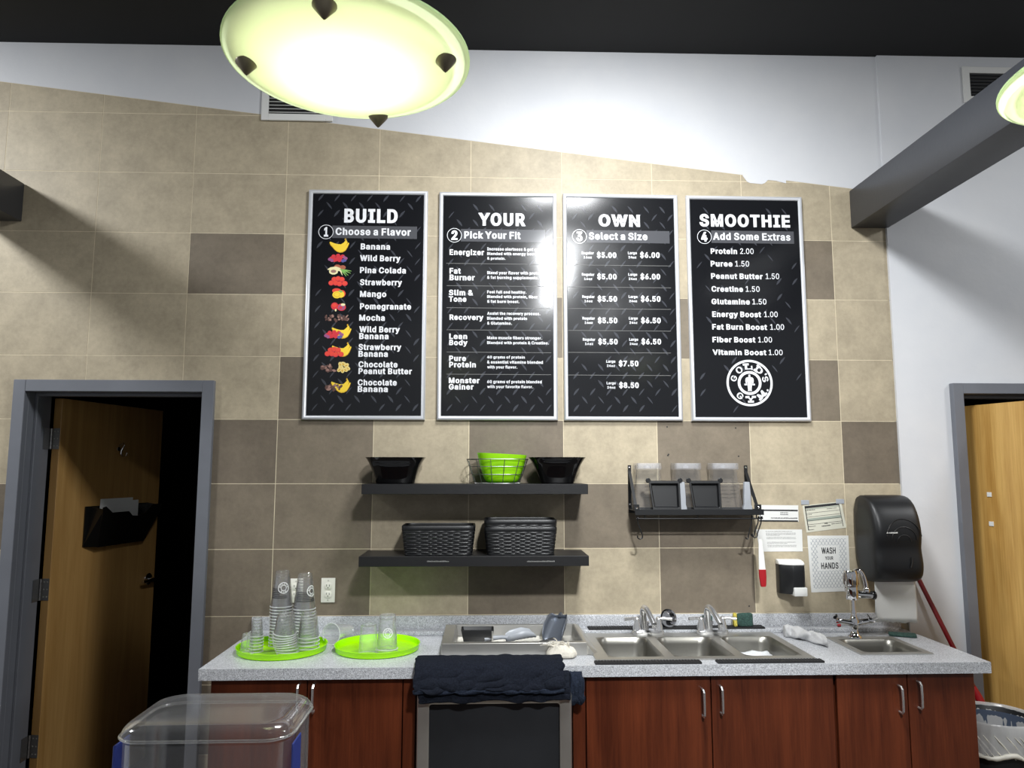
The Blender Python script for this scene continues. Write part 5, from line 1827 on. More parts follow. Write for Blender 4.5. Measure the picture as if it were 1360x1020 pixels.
# ------------------------------------------------------------------ steel machine under the counter
t = thing('ice_machine', (2.402, -.4, 0), 'steel framed undercounter machine with a dark front panel below the black towel', 'ice machine')
mb = MB()
X0, X1, YF, ZT_ = 2.112, 2.694, -.675, .838
mb.box(X0 + .004, X1 - .004, YF + .03, -.05, .02, .865)
mb.build('case', STEELD, t)
w = .045
rings = []
for k, y in ((0, YF + .03), (0, YF + .006), (.004, YF), (w - .008, YF), (w, YF + .004), (w, YF + .028)):
    rings.append([Vector((p.x, y, p.y)) for p in rrect(X0 + k, X1 - k, .05 + k, ZT_ - k, .02 if k < .02 else .012, 0, 5)])
MB().loft(rings, cap0=False, cap1=False).build('front_frame', STEEL, t, smooth=40)
MB().box(X0 + w - .002, X1 - w + .002, YF + .02, YF + .028, .05 + w - .002, ZT_ - w + .002).build('front_panel', mat('dark grey panel', (40, 42, 45), .32, var=.12, vscale=5), t)
mb = MB()
mb.lathe([(.011, 0), (.010, .006), (.004, .008)], (0, 0, 0), 16, M=Matrix.Translation((X0 + .07, YF, ZT_ - .022)) @ Matrix.Rotation(pi / 2, 4, 'X'), cap1=True)
mb.build('lock_knob', STEELD, t)


# ------------------------------------------------------------------ towels over the counter edge
def cloth(name, prof, x0, x1, m, label, cat, seed, amp=.006, nx=70, thick=.012, fold=None, parent=None, group=None, skew=0., end=None):
    """a length of cloth: profile (y, z) swept along x and crumpled by noise"""
    P_ = []
    for a, b in zip(prof, prof[1:]):
        for i in range(6):
            P_.append((a[0] + (b[0] - a[0]) * i / 6, a[1] + (b[1] - a[1]) * i / 6))
    P_.append(prof[-1])
    # smooth the path
    for _ in range(3):
        P_ = [P_[0]] + [((P_[i - 1][0] + 2 * P_[i][0] + P_[i + 1][0]) / 4, (P_[i - 1][1] + 2 * P_[i][1] + P_[i + 1][1]) / 4) for i in range(1, len(P_) - 1)] + [P_[-1]]
    mb = MB()
    K = len(P_)
    vs = []
    for i in range(nx + 1):
        u = i / nx
        for j, (y, z) in enumerate(P_):
            q = Vector((u * 9 + seed, j * .19, seed * 1.7))
            n1 = noise.noise(q) * amp + noise.noise(q * 2.7) * amp * .45
            n2 = noise.noise(q + Vector((31, 5, 2))) * amp
            n1 += .6 * amp * sin(u * 23 + j * .33 + seed + 2.5 * noise.noise(Vector((u * 3, j * .1, seed))))
            e = (noise.noise(Vector((j * .35, seed * 3., 7. if u < .5 else 19.))) * .008 if u in (0., 1.) else 0)
            hang = (j / K) ** 2
            vs.append((x0 + (x1 - x0) * u + e + skew * (j / K), y - abs(n1) * (1 if j > K * .3 else .3), z + abs(n2) * .8 * (1 - hang) + n2 * hang * 1.4))
    fs = [(i * K + j, (i + 1) * K + j, (i + 1) * K + j + 1, i * K + j + 1) for i in range(nx) for j in range(K - 1)]
    mb.add(vs, fs)
    o = mb.build(name, m, parent, smooth=80)
    md = o.modifiers.new('thick', 'SOLIDIFY')
    md.thickness = thick
    md.offset = 1
    md2 = o.modifiers.new('round', 'SUBSURF')
    md2.levels = md2.render_levels = 1
    if parent is None:
        tag(o, label, cat, group)
    return o


tw = thing('bar_towel', (2.40, -.62, .85), 'folded black terry towel draped over the counter edge above the machine', 'towel', 'dark towels on the counter edge')
cloth('upper_fold', [(-.53, .925), (-.60, .931), (-.648, .925), (-.675, .90), (-.690, .865), (-.695, .845)], 2.098, 2.668, NAVY, '', '', 3, .011, parent=tw)
cloth('lower_fold', [(-.645, .895), (-.660, .885), (-.672, .86), (-.680, .83), (-.684, .805)], 2.118, 2.688, NAVY, '', '', 8, .009, parent=tw)
cloth('hem_strip', [(-.698, .852), (-.7005, .846), (-.700, .838)], 2.10, 2.664, NAVY2, '', '', 3.1, .009, thick=.006, parent=tw)
cloth('bar_towel', [(-.612, .884), (-.635, .878), (-.645, .845), (-.648, .80), (-.640, .785)], 2.690, 2.742, NAVY2, 'small dark blue towel end hanging at the right of the black towel', 'towel', 5, .008, nx=14, group='dark towels on the counter edge')

# ------------------------------------------------------------------ drop-in steel well
we = thing('ice_well', (2.49, -.3, CZ), 'rectangular steel drop-in ice well standing proud of the counter', 'ice well')
X0, X1, Y0, Y1, Z0, Z1 = 2.188, 2.784, -.462, -.085, CZ + .0005, .966
mb = MB()
mb.loft([rrect(X0, X1, Y0, Y1, .003, Z0, 2), rrect(X0, X1, Y0, Y1, .003, Z1 - .002, 2), rrect(X0 + .002, X1 - .002, Y0 + .002, Y1 - .002, .003, Z1, 2), rrect(X0 + .045, X1 - .012, Y0 + .03, Y1 - .012, .004, Z1, 2),
         rrect(X0 + .048, X1 - .016, Y0 + .034, Y1 - .015, .006, Z1 - .004, 2), rrect(X0 + .055, X1 - .02, Y0 + .04, Y1 - .02, .008, .9165, 2)], cap0=False, cap1=True)
mb.build('raised_rim', STEEL, we, smooth=30)
mb = MB()
mb.add([(X1, -.44, Z1 - .006), (X1, Y1, Z1 - .002), (X1 + .012, Y1, Z1 - .006), (X1 + .05, -.43, .917), (X1 + .03, -.47, .917), (X1, -.455, .917)], [(0, 1, 2, 3), (0, 3, 4), (0, 4, 5)])
o = mb.build('side_flange', STEEL, we, smooth=0)
md = o.modifiers.new('thick', 'SOLIDIFY')
md.thickness = .0015
IZ = .9175


def scoop(loc, rz, m, label, tilt=0., s=1., roll=0., grip=((.004, 0, .02), (-.02, 0, .026), (-.06, 0, .03), (-.105, 0, .032))):
    """trough-shaped scoop with a handle, built along +x"""
    t = thing('ice_scoop', loc, label, 'scoop', 'scoops lying in the ice well')
    T = Matrix.Translation(loc) @ Matrix.Rotation(rz, 4, 'Z') @ Matrix.Rotation(tilt, 4, 'Y') @ Matrix.Rotation(roll, 4, 'X') @ Matrix.Scale(s, 4)
    mb = MB()
    rings = []
    for x, w, h in ((0, .02, .02), (.006, .034, .032), (.03, .042, .042), (.09, .045, .045), (.13, .043, .03), (.142, .04, .012)):
        pts = [Vector((x, -w, h)), Vector((x, -w * .98, h * .5)), Vector((x, -w * .8, h * .16)), Vector((x, -w * .4, .003)), Vector((x, w * .4, .003)), Vector((x, w * .8, h * .16)), Vector((x, w * .98, h * .5)), Vector((x, w, h))]
        rings.append([T @ p for p in pts])
    mb.loft(rings, cap0=True, cap1=False, closed=False)
    o = mb.build('scoop_pan', m, t, smooth=50)
    md = o.modifiers.new('thick', 'SOLIDIFY')
    md.thickness = .002
    mb = MB()
    mb.tube([T @ Vector(p) for p in grip], [.008, .0085, .0105, .009], 10)
    mb.build('handle', m, t, smooth=60)
    return t


scoop((2.705, -.17, IZ + .088), radians(-112), GREYAL, 'dull grey aluminium scoop propped up in the right of the steel well', radians(30), 1.05, grip=((.004, 0, .02), (-.012, 0, .014), (-.022, 0, -.02), (-.016, 0, -.07)))
scoop((2.46, -.24, IZ + .004), radians(10), JARH, 'cloudy plastic scoop with a black handle in the middle of the steel well', radians(-8), .9)
# black holder with a jigger
t = thing('utensil_block', (2.335, -.22, IZ), 'black plastic caddy standing in the left of the steel well', 'caddy')
mb = MB()
mb.loft([rrect(2.275, 2.395, -.26, -.19, .006, IZ + .0006), rrect(2.262, 2.405, -.265, -.185, .006, IZ + .06), rrect(2.266, 2.401, -.261, -.189, .006, IZ + .06), rrect(2.28, 2.39, -.255, -.195, .006, IZ + .01)])
mb.build('caddy_body', BLK, t, bevel=.001)
mb = MB()
mb.box(2.395, 2.401, -.268, -.25, IZ + .012, IZ + .055)
mb.build('steel_clip', STEEL, t)
c = onZ(683, 852, .965)
t = thing('measuring_cup', (2.47 + .01, -.405, IZ), 'small steel measuring cup near the front rim of the steel well', 'measuring cup')
mb = MB()
mb.lathe([(.012, IZ + .0006), (.014, IZ + .03), (.013, IZ + .03), (.011, IZ + .003)], (2.475, -.40, 0), 16, cap0=True, cap1=True)
mb.build('cup', CHROME, t)
tg = thing('tongs', (2.60, -.37, IZ), 'small dark tongs lying low in the steel well', 'tongs')
mb = MB()
mb.tube([(2.53, -.38, IZ + .006), (2.60, -.365, IZ + .03), (2.66, -.35, IZ + .042)], [.004, .006, .005], 8)
mb.tube([(2.53, -.385, IZ + .007), (2.60, -.388, IZ + .032), (2.655, -.388, IZ + .042)], [.004, .006, .005], 8)
mb.build('arms', BLK, tg)

# frayed cream cloth at the front of the well
cx, cy = onZ(748, 874, CZ).x, -.49
mb = MB()
rings = []
NB = 26
for i, (r, z) in enumerate(((1.0, .0), (1.06, .012), (.95, .028), (.7, .042), (.35, .05), (.05, .05))):
    ringp = []
    for j in range(NB):
        a = 2 * pi * j / NB
        n_ = noise.noise(Vector((cos(a) * 1.6, sin(a) * 1.6, i * .7)))
        ringp.append(Vector((cx + .062 * r * (1 + .3 * n_) * cos(a), cy + .040 * r * (1 + .3 * n_) * sin(a), CZ + .0008 + z * (1 + .35 * n_) * (1 - .22 * cos(a)))))
    rings.append(ringp)
st = thing('frayed_cloth', (cx, cy, CZ), 'frayed cream cloth bundled on the counter before the steel well', 'cloth')
mb.loft(rings)
mb.build('bundle', CLOTHC, st, smooth=80, subsurf=1)
rd = random.Random(12)
mb = MB()
for i in range(34):
    a = rd.uniform(pi * .45, pi * 1.25)
    p = Vector((cx + rd.uniform(-.03, .03), cy + rd.uniform(-.02, .02), CZ + .04))
    L = rd.uniform(.03, .075)
    q = p + Vector((cos(a) * L, rd.uniform(-.3, .2) * L, rd.uniform(-.1, .55) * L))
    m_ = p.lerp(q, .5) + Vector((0, 0, .012))
    if q.z < CZ + .003:
        q.z = CZ + .004
    mb.tube(bez(p, m_, m_, q, 6), [.0022] * 5 + [.0016, .0008], 5)
mb.build('loose_threads', CLOTHC, st, smooth=60)

# ------------------------------------------------------------------ triple sink
SZ = CZ + .006
sk = thing('triple_sink', (3.24, -.3, CZ), 'triple bowl steel sink set into the counter, soap suds in its right bowl', 'sink')
BAS = [(2.862, 3.088, -.515, -.165), (3.130, 3.376, -.515, -.165), (3.420, 3.652, -.515, -.165)]
SX0, SX1, SY0, SY1 = 2.806, 3.690, -.552, -.048
xs = sorted({SX0, SX1} | {b[0] for b in BAS} | {b[1] for b in BAS})
ys = [SY0, -.515, -.165, SY1]
mb = MB()
grid_plate(mb, xs, ys, BAS, CZ + .0005, SZ)
mb.build('sink_deck', STEELD, sk, smooth=0)
for n_, (a, b, c, d) in enumerate(BAS):
    mb = MB()
    mb.loft([rrect(a - .001, b + .001, c - .001, d + .001, .001, SZ, 6), rrect(a - .001, b + .001, c - .001, d + .001, .04, SZ + .0008, 6), rrect(a + .003, b - .003, c + .003, d - .003, .045, SZ - .003, 6), rrect(a + .008, b - .008, c + .008, d - .008, .05, SZ - .03, 6), rrect(a + .014, b - .014, c + .014, d - .014, .05, CZ - .165, 6), rrect(a + .035, b - .035, c + .035, d - .035, .04, CZ - .185, 6), rrect((a + b) / 2 - .04, (a + b) / 2 + .04, (c + d) / 2 - .04, (c + d) / 2 + .04, .04, CZ - .188, 6)], cap0=False, cap1=True)
    bs_ = mb.build('bowl', STEELB, sk, smooth=60)
    mb = MB()
    mb.lathe([(.038, .001), (.034, .004), (.02, .0)], ((a + b) / 2, (c + d) / 2, CZ - .188), 24, cap1=True)
    mb.build('drain', CHROME, bs_)
    if n_ == 2:
        mb = MB()
        rg = []
        nx_, ny_ = 16, 22
        vs, fs = [], []
        for j in range(ny_ + 1):
            for i in range(nx_ + 1):
                x, y = a + .016 + (b - a - .032) * i / nx_, c + .016 + (d - c - .032) * j / ny_
                q = min(i, nx_ - i, j, ny_ - j)
                vs.append((x, y, CZ - .052 + .012 * noise.noise(Vector((x * 26, y * 26, 3))) - (.02 if q == 0 else 0)))
        fs = [(j * (nx_ + 1) + i, j * (nx_ + 1) + i + 1, (j + 1) * (nx_ + 1) + i + 1, (j + 1) * (nx_ + 1) + i) for j in range(ny_) for i in range(nx_)]
        mb.add(vs, fs)
        o = mb.build('soap_suds', SUDS, sk, smooth=80)
        o['kind'] = 'stuff'


def small_faucet(px, label):
    c = onZ(px, 841.5, SZ)
    x, y = c.x, -.105
    t = thing('sink_faucet', (x, y, SZ), label, 'faucet', 'two handle faucets on the triple sink')
    z = SZ + .0003
    mb = MB()
    mb.loft([squircle(x, y, .074, .027, z, 3, 40), squircle(x, y, .074, .027, z + .012, 3, 40), squircle(x, y, .066, .02, z + .02, 3, 40)])
    mb.build('base_plate', SATIN, t, smooth=40)
    for s_ in (-1, 1):
        hx = x + s_ * .05
        mb = MB()
        mb.lathe([(.021, .016), (.019, .03), (.0125, .055), (.0125, .068), (.008, .075), (.001, .077)], (hx, y, z), 24)
        mb.tube([(hx, y, z + .066), (hx + s_ * .02, y - .004, z + .070), (hx + s_ * .06, y - .012, z + .068)], [.008, .006, .0075], 10)
        mb.build('lever_handle', SATIN, t, smooth=50)
    mb = MB()
    pts = bez((x - .012, y + .006, z + .012), (x - .03, y + .012, z + .15), (x - .02, y - .03, z + .145), (x + .004, y - .115, z + .065), 16)
    mb.tube(pts, [.0165 - .005 * i / 16 for i in range(17)], 14)
    mb.lathe([(.011, 0), (.011, -.014)], pts[-1] + Vector((0, .002, .0)), 14, cap1=True)
    mb.build('spout', SATIN, t, smooth=60)
    mb = MB()
    mb.tube([(x + .004, y + .012, z + .018), (x + .004, y + .012, z + .04)], .003, 8)
    mb.lathe([(.001, .038), (.007, .042), (.006, .052), (.001, .055)], (x + .004, y + .012, z), 14)
    mb.build('lift_rod', SATIN, t, smooth=50)
    return t


small_faucet(860, 'chrome two handle faucet at the left of the triple sink')
small_faucet(946, 'chrome two handle faucet at the right of the triple sink beside the green scrubber')

# rubber mats
for a, b, y0, y1, z, lab in ((2.795, 3.213, -.612, -.572, CZ + .0004, 'black rubber mat strip in front of the left and middle sink bowls'),
                             (3.277, 3.700, -.612, -.572, CZ + .0004, 'black rubber mat strip in front of the right sink bowl'),
                             (2.845, 3.668, -.077, -.024, .9343, 'long black rubber mat strip lying behind the faucets against the backsplash')):
    mb = MB()
    mb.box(a, b, y0, y1, z, z + .007)
    n_ = int((b - a) / .012)
    for i in range(n_):
        for j in range(3):
            xx, yy = a + (i + .5) * (b - a) / n_, y0 + (j + .5) * (y1 - y0) / 3
            mb.lathe([(.004, z + .007), (.003, z + .009)], (xx, yy, 0), 6, cap1=True)
    tag(mb.build('bar_mat', BLKM, smooth=0), lab, 'mat', 'black rubber mat strips')

# round steel strainer leaning on the splash
c = onY(888, 828, -.06)
t = thing('sink_strainer', (c.x, -.05, .942), 'round steel strainer basket leaning behind the left faucet', 'strainer')
T = Matrix.Translation((c.x, -.058, .982)) @ Matrix.Rotation(radians(72), 4, 'X') @ Matrix.Rotation(radians(14), 4, 'Y')
mb = MB()
mb.lathe([(.040, 0), (.041, .003), (.034, .004), (.031, -.004), (.026, -.022), (.0005, -.024)], (0, 0, 0), 36, M=T)
mb.lathe([(.0005, -.014), (.008, -.012), (.006, -.004), (.0005, -.002)], (0, 0, 0), 14, M=T)
mb.build('strainer_cup', CHROME, t, smooth=50)

# scouring pads
def scrubber(c, sx, sy, sz, rz, label, tilt=0., sponge=False, seed=1):
    t = thing('scouring_pad', c, label, 'scouring pad', 'green scouring pads round the sinks')
    T = Matrix.Translation(c) @ Matrix.Rotation(rz, 4, 'Z') @ Matrix.Rotation(tilt, 4, 'X')

    def slab(x0, x1, m, nm, sd):
        mb = MB()
        rings = []
        for z, k in ((0, .94), (.15, 1), (.5, 1.02), (.85, 1), (1, .95)):
            r = rrect(x0, x1, -sy / 2 * k, sy / 2 * k, min(.01, (x1 - x0) * .3), z * sz, 6)
            rings.append([T @ (p + Vector((noise.noise(p * 40 + Vector((sd, 0, 0))), noise.noise(p * 40 + Vector((0, sd, 9))), noise.noise(p * 40 + Vector((sd, 5, 0))) * (z > .1))) * .004) for p in r])
        mb.loft(rings)
        mb.build(nm, m, t, smooth=70, subsurf=1)
    slab(-sx / 2, sx / 2, SCRUB, 'scrub_layer', seed)
    if sponge:
        slab(-sx / 2 - .017, -sx / 2 - .001, SPONGE, 'sponge_layer', seed + 3)
    return t


c = onY(988, 829, -.05)
scrubber((c.x, -.062, .9425), .075, .022, .062, 0, 'green scouring pad with a yellow sponge edge upright behind the right faucet', 0, True, 2)
c = onY(939, 829, -.05)
scrubber((c.x, -.052, .9425), .05, .018, .05, 0, 'green scouring pad upright behind the spout of the right faucet', 0, False, 5)
c = onZ(1202, 845, CZ)
scrubber((4.27, -.16, CZ + .0006), .115, .06, .012, radians(-24), 'flat green scouring pad beside the small hand sink', 0, False, 8)

# white terry cloth between the sinks
mb = MB()
pts = [onZ(x, y, CZ + .02) for x, y in ((1040, 838), (1050, 839), (1062, 842), (1076, 845), (1090, 849), (1099, 852))]
K = 44
rings = []
for i in range(K + 1):
    u = i / K * (len(pts) - 1)
    k = min(int(u), len(pts) - 2)
    p = pts[k].lerp(pts[k + 1], u - k)
    w = .045 * (1 - .12 * i / K) * (1 if 0 < i < K else .35) * (.75 if i in (1, K - 1) else 1)
    h = .045 * (1 - .25 * i / K) * (1 if 0 < i < K else .4)
    ring_ = []
    for j in range(22):
        a = 2 * pi * j / 22
        q = 1 + .36 * noise.noise(Vector((i * .2, cos(a) * 1.4, sin(a) * 1.4))) + .2 * sin(a * 3 + i * .3)
        ring_.append(Vector((p.x + .35 * w * cos(a) * q, p.y + w * cos(a) * q, max(CZ + .0008, CZ + .5 * h + h * .62 * sin(a) * q))))
    rings.append(ring_)
mb.loft(rings)
tag(mb.build('dish_cloth', CLOTHW, smooth=80, subsurf=1), 'crumpled white terry cloth between the triple sink and the hand sink', 'cloth')

# ------------------------------------------------------------------ small hand sink and its faucet
hs = thing('hand_sink', (4.06, -.34, CZ), 'small square steel hand sink near the right end of the counter', 'sink')
a, b, c_, d = 3.905, 4.208, -.497, -.185
HB_ = (3.935, 4.178, -.468, -.235)
mb = MB()
grid_plate(mb, [a, HB_[0], HB_[1], b], [c_, HB_[2], HB_[3], d], [HB_], CZ + .0005, SZ - .001)
mb.build('sink_deck', STEEL, hs, smooth=0)
mb = MB()
a, b, c_, d = HB_
z = SZ - .001
mb.loft([rrect(a - .001, b + .001, c_ - .001, d + .001, .001, z, 6), rrect(a - .001, b + .001, c_ - .001, d + .001, .03, z + .0008, 6), rrect(a + .003, b - .003, c_ + .003, d - .003, .035, z - .003, 6), rrect(a + .01, b - .01, c_ + .01, d - .01, .04, z - .03, 6), rrect(a + .018, b - .018, c_ + .018, d - .018, .04, CZ - .12, 6), rrect(a + .05, b - .05, c_ + .05, d - .05, .03, CZ - .135, 6)], cap0=False, cap1=True)
bw = mb.build('bowl', STEELB, hs, smooth=60)
mb = MB()
mb.lathe([(.03, .001), (.026, .004), (.015, 0)], ((a + b) / 2, (c_ + d) / 2, CZ - .135), 24, cap1=True)
mb.build('drain', CHROME, bw)

c = onZ(1136, 847, SZ)
fx, fy = c.x, -.208
t = thing('filter_faucet', (fx, fy, SZ), 'chrome cross handle faucet with a water filter on top, behind the hand sink', 'faucet')
z = SZ + .0002
mb = MB()
mb.lathe([(.03, 0), (.029, .008), (.02, .016), (.0145, .03), (.015, .05), (.022, .058), (.0, .06)], (fx, fy, z), 28)
mb.tube([(fx - .07, fy, z + .073), (fx - .03, fy, z + .066), (fx, fy, z + .06), (fx + .03, fy, z + .066), (fx + .07, fy, z + .073)], [.011, .013, .02, .013, .011], 14)
mb.lathe([(.018, .05), (.021, .075), (.014, .09), (.011, .10), (.013, .112), (.010, .12), (.0085, .17)], (fx, fy, z), 24)
mb.build('faucet_body', CHROME, t, smooth=50)
for s_ in (-1, 1):
    mb = MB()
    hx = fx + s_ * .076
    mb.lathe([(.013, -.012), (.014, 0), (.012, .014)], (0, 0, 0), 16, M=Matrix.Translation((hx, fy, z + .074)) @ Matrix.Rotation(pi / 2, 4, 'Y'), cap0=True, cap1=True)
    mb.tube([(hx, fy, z + .074), (hx + s_ * .02, fy - .02, z + .092)], [.006, .008], 10)
    mb.tube([(hx, fy, z + .074), (hx - s_ * .006, fy + .02, z + .095)], [.006, .007], 10)
    hd = mb.build('cross_handle', CHROME, t, smooth=50)
    if s_ < 0:
        mb = MB()
        mb.tube([(hx - .003, fy - .019, z + .060), (hx - .004, fy - .024, z + .054)], [.009, .008], 10)
        mb.build('red_hot_cap', RED, hd)
# filter unit
mb = MB()
mb.lathe([(.0, .168), (.026, .168), (.029, .176), (.029, .222), (.0285, .226), (.031, .232), (.031, .285), (.027, .296), (.0, .298)], (fx - .006, fy - .002, z), 28)
for i in range(10):
    a = 2 * pi * i / 10
    mb.tube([(fx - .006 + .0305 * cos(a), fy - .002 + .0305 * sin(a), z + .234), (fx - .006 + .0305 * cos(a), fy - .002 + .0305 * sin(a), z + .282)], .003, 6)
mb.build('filter_housing', CHROME, t, smooth=50)
mb = MB()
mb.tube([(fx + .01, fy, z + .19), (fx + .05, fy - .006, z + .188), (fx + .085, fy - .01, z + .186)], [.018, .016, .014], 16)
mb.lathe([(.017, 0), (.019, .004), (.019, .012), (.015, .016)], (0, 0, 0), 18, M=Matrix.Translation((fx + .083, fy - .01, z + .186)) @ Matrix.Rotation(pi / 2, 4, 'Y'), cap0=True, cap1=True, m=1)
mb.build('diverter_valve', [CHROME, BLKG], t, smooth=50)
mb = MB()
hp = bez((fx + .012, fy, z + .288), (fx + .05, fy, z + .315), (fx + .062, fy - .004, z + .25), (fx + .062, fy - .006, z + .20), 26)
mb.tube(hp, [.0088 + .0014 * (i % 2) for i in range(27)], 12)
mb.lathe([(.012, .19), (.014, .2), (.014, .212), (.010, .218)], (fx + .062, fy - .006, z), 16, cap0=True, cap1=True)
mb.build('filter_hose', CHROME, t, smooth=50)

# ------------------------------------------------------------------ lime trays and clear cups
def tray(cx, cy, R, label):
    t = MB()
    z = CZ + .0006
    t.lathe([(.0005, z), (R - .008, z), (R - .003, z + .003), (R, z + .022), (R + .003, z + .025), (R + .002, z + .026), (R - .002, z + .024), (R - .006, z + .006), (R - .012, z + .0035), (.0005, z + .0035)], (cx, cy, 0), 72)
    return tag(t.build('serving_tray', LIME, smooth=50), label, 'tray', 'round lime trays')


TZ = CZ + .0043
TLX, TLY, TRX, TRY = 1.517, -.335, 1.913, -.33
tray(TLX, TLY, .183, 'round lime green tray at the left crowded with stacked clear cups')
tray(TRX, TRY, .176, 'round lime green tray holding only two upturned cups')


def cup_mesh(rb, rm, h):
    """upturned cup with its mouth at z=0 and its base at z=h; the rolled rim is thicker"""
    mb = MB()
    mb.lathe([(rm - .0006, .0036), (rm - (rm - rb) * .35, h * .35), (rb + .001, h - .006), (rb, h - .001)], (0, 0, 0), 28)
    mb.lathe([(rb, h - .001), (rb - .003, h), (rb - .005, h - .004), (.0006, h - .005)], (0, 0, 0), 28)
    mb.lathe([(rm - .001, .0), (rm + .002, .0), (rm + .0026, .0014), (rm + .002, .003), (rm - .0006, .0036)], (0, 0, 0), 28, 1)
    return mb


def decal(parent, rb, rm, h, ang, zc, r, face=True, loc=(0, 0, 0)):
    """round print and a few printed lines that follow the cone of the cup"""
    def on(a, z, off=.0006):
        q = rm + (rb - rm) * z / h + off
        return Vector((q * cos(a), q * sin(a), z))
    mb = MB()
    for r0, r1 in ((.86, 1.0), (.42, .52)):
        vs = []
        for i in range(32):
            a = 2 * pi * i / 32
            for rr_ in (r0, r1):
                q = rm + (rb - rm) * zc / h
                vs.append(on(ang + r * rr_ * cos(a) / q, zc + r * rr_ * sin(a)))
        mb.add(vs, [(2 * i, 2 * i + 1, (2 * i + 3) % 64, (2 * i + 2) % 64) for i in range(32)])
    q = rm + (rb - rm) * zc / h
    for txt, base in (("GOLD'S", 90), ('GYM', 270)):
        for i, ch in enumerate(txt):
            aa = radians(base + ((len(txt) - 1) / 2 - i) * 30 * (1 if base == 90 else -1))
            cu, cv = .69 * r * cos(aa), .69 * r * sin(aa)
            vs2, fs2 = glyphs(ch, .03)
            x0, x1 = min(v[0] for v in vs2), max(v[0] for v in vs2)
            y0, y1 = min(v[1] for v in vs2), max(v[1] for v in vs2)
            ph = aa - pi / 2 if base == 90 else aa + pi / 2
            pts = []
            for x, y, l in vs2:
                u, v = (x - (x0 + x1) / 2) / max(.3, x1 - x0) * .26 * r, (y - (y0 + y1) / 2) / (y1 - y0) * .27 * r
                U, V = cu + u * cos(ph) - v * sin(ph), cv + u * sin(ph) + v * cos(ph)
                pts.append(on(ang + U / q, zc + V, .0006 + .0001 * l))
            mb.add(pts, fs2)
    if not face:
        return mb
    mb.v = [v + Vector(loc) for v in mb.v]
    return mb


def cup_stack(c, rb, rm, h, n, step, labels, group, bend=None, logo=None):
    proto = None
    for i in range(n):
        if i == 0:
            lab = labels[0]
        elif i == n - 1:
            lab = labels[2]
        else:
            lab = labels[1]
        if bend:
            p, rx, ry = bend(i)
        else:
            p, rx, ry = Vector(c) + Vector((0, 0, i * step)), 0, 0
        if proto is None:
            proto = cup_mesh(rb, rm, h).build('plastic_cup', [CUP, CUPRIM], origin=(0, 0, 0), smooth=40)
            o = proto
        else:
            o = proto.copy()
            COL.objects.link(o)
        o.location = p
        o.rotation_euler = (rx, ry, .37 * i)
        ORG[o] = Vector(p)
        tag(o, lab, 'cup', group)
        if logo and i == n - 1:
            o.rotation_euler = (rx, ry, 0)
            mb = decal(o, rb, rm, h, logo[0], logo[1], logo[2])
            mb.v = [v + Vector(p) for v in mb.v]
            mb.build('printed_emblem', EMBLEM, o, smooth=0)
            mb = MB()
            rd = random.Random(n)
            for k in range(6):
                zz = logo[1] - logo[2] * .3 - k * .0072
                a = logo[0] - 1.75
                while a < logo[0] - .35 + (k > 3) * .7:
                    w = rd.uniform(.04, .14)
                    vs = []
                    for aa in (a, a + w):
                        for z_ in (zz, zz + .0042):
                            q = rm + (rb - rm) * z_ / h + .0005
                            vs.append(Vector((q * cos(aa), q * sin(aa), z_)) + Vector(p))
                    mb.add(vs, [(0, 2, 3, 1)])
                    a += w + .03
            mb.build('printed_lines', CUPINK, o, smooth=0)


def trio(w, extra=''):
    return ('bottom cup of the ' + w, 'cup nested inside the ' + w, 'topmost cup of the ' + w)


a = onZ(376, 857, TZ)
cup_stack((1.487, -.255, TZ), .0295, .047, .150, 14, .0125, trio('left one of two tall clear cup stacks'), 'left tall stack of clear cups', logo=(radians(-66), .082, .0235))
cup_stack((1.583, -.25, TZ), .0295, .047, .150, 13, .0125, trio('right one of two tall clear cup stacks'), 'right tall stack of clear cups', logo=(radians(-28), .078, .0235))
cup_stack((onZ(352, 856, TZ).x, -.37, TZ), .0175, .0265, .078, 6, .0125, trio('short narrow clear stack at the left tray edge'), 'short narrow stack of small cups')
cup_stack((1.633, -.375, TZ), .0315, .0445, .100, 5, .0145, trio('short wide upright stack at the crowded tray right side'), 'short wide stack of clear cups')


def bend(i):
    u = i / 8
    x = 1.567 - .010 * sin(u * 2.4) - .012 * u
    p = Vector((x, -.425, TZ + .001 + i * .0105))
    return p, radians(-2 - 3 * u), radians(3 - 9 * u)


cup_stack(None, .031, .045, .085, 9, .01, trio('bent leaning stack at the crowded tray front'), 'bent leaning stack of clear cups', bend=bend)


def single(c, rb, rm, h, label, rot=(0, 0, 0), logo=None, m=None):
    o = cup_mesh(rb, rm, h).build('plastic_cup', [m or CUP1, CUPRIM], origin=(0, 0, 0), smooth=40)
    o.location = c
    o.rotation_euler = rot
    ORG[o] = Vector(c)
    tag(o, label, 'cup')
    if logo:
        mb = decal(o, rb, rm, h, *logo)
        mb.v = [v + Vector(c) for v in mb.v]
        mb.build('printed_emblem', EMBLEM, o, smooth=0)
    return o


c1 = onZ(332, 863, TZ)
single((c1.x + .005, -.40, TZ), .0175, .0275, .080, 'small upturned clear cup standing frontmost at the left edge of the crowded lime tray')
single((1.392, -.335, TZ), .0175, .0275, .072, 'small upturned clear cup behind the frontmost one at the left tray edge')
c2 = onZ(490.5, 866, TZ)
single((c2.x, -.425, TZ), .031, .041, .116, 'shorter upturned clear cup at the left of the nearly empty lime tray')
c3 = onZ(515.5, 863.5, TZ)
single((c3.x, -.40, TZ), .0325, .043, .138, 'taller upturned cup at the back of the nearly empty lime tray, underneath')
single((c3.x, -.40, TZ + .014), .0325, .043, .138, 'taller upturned cup with a round print nested over another on the nearly empty tray', logo=(radians(-80), .07, .02))
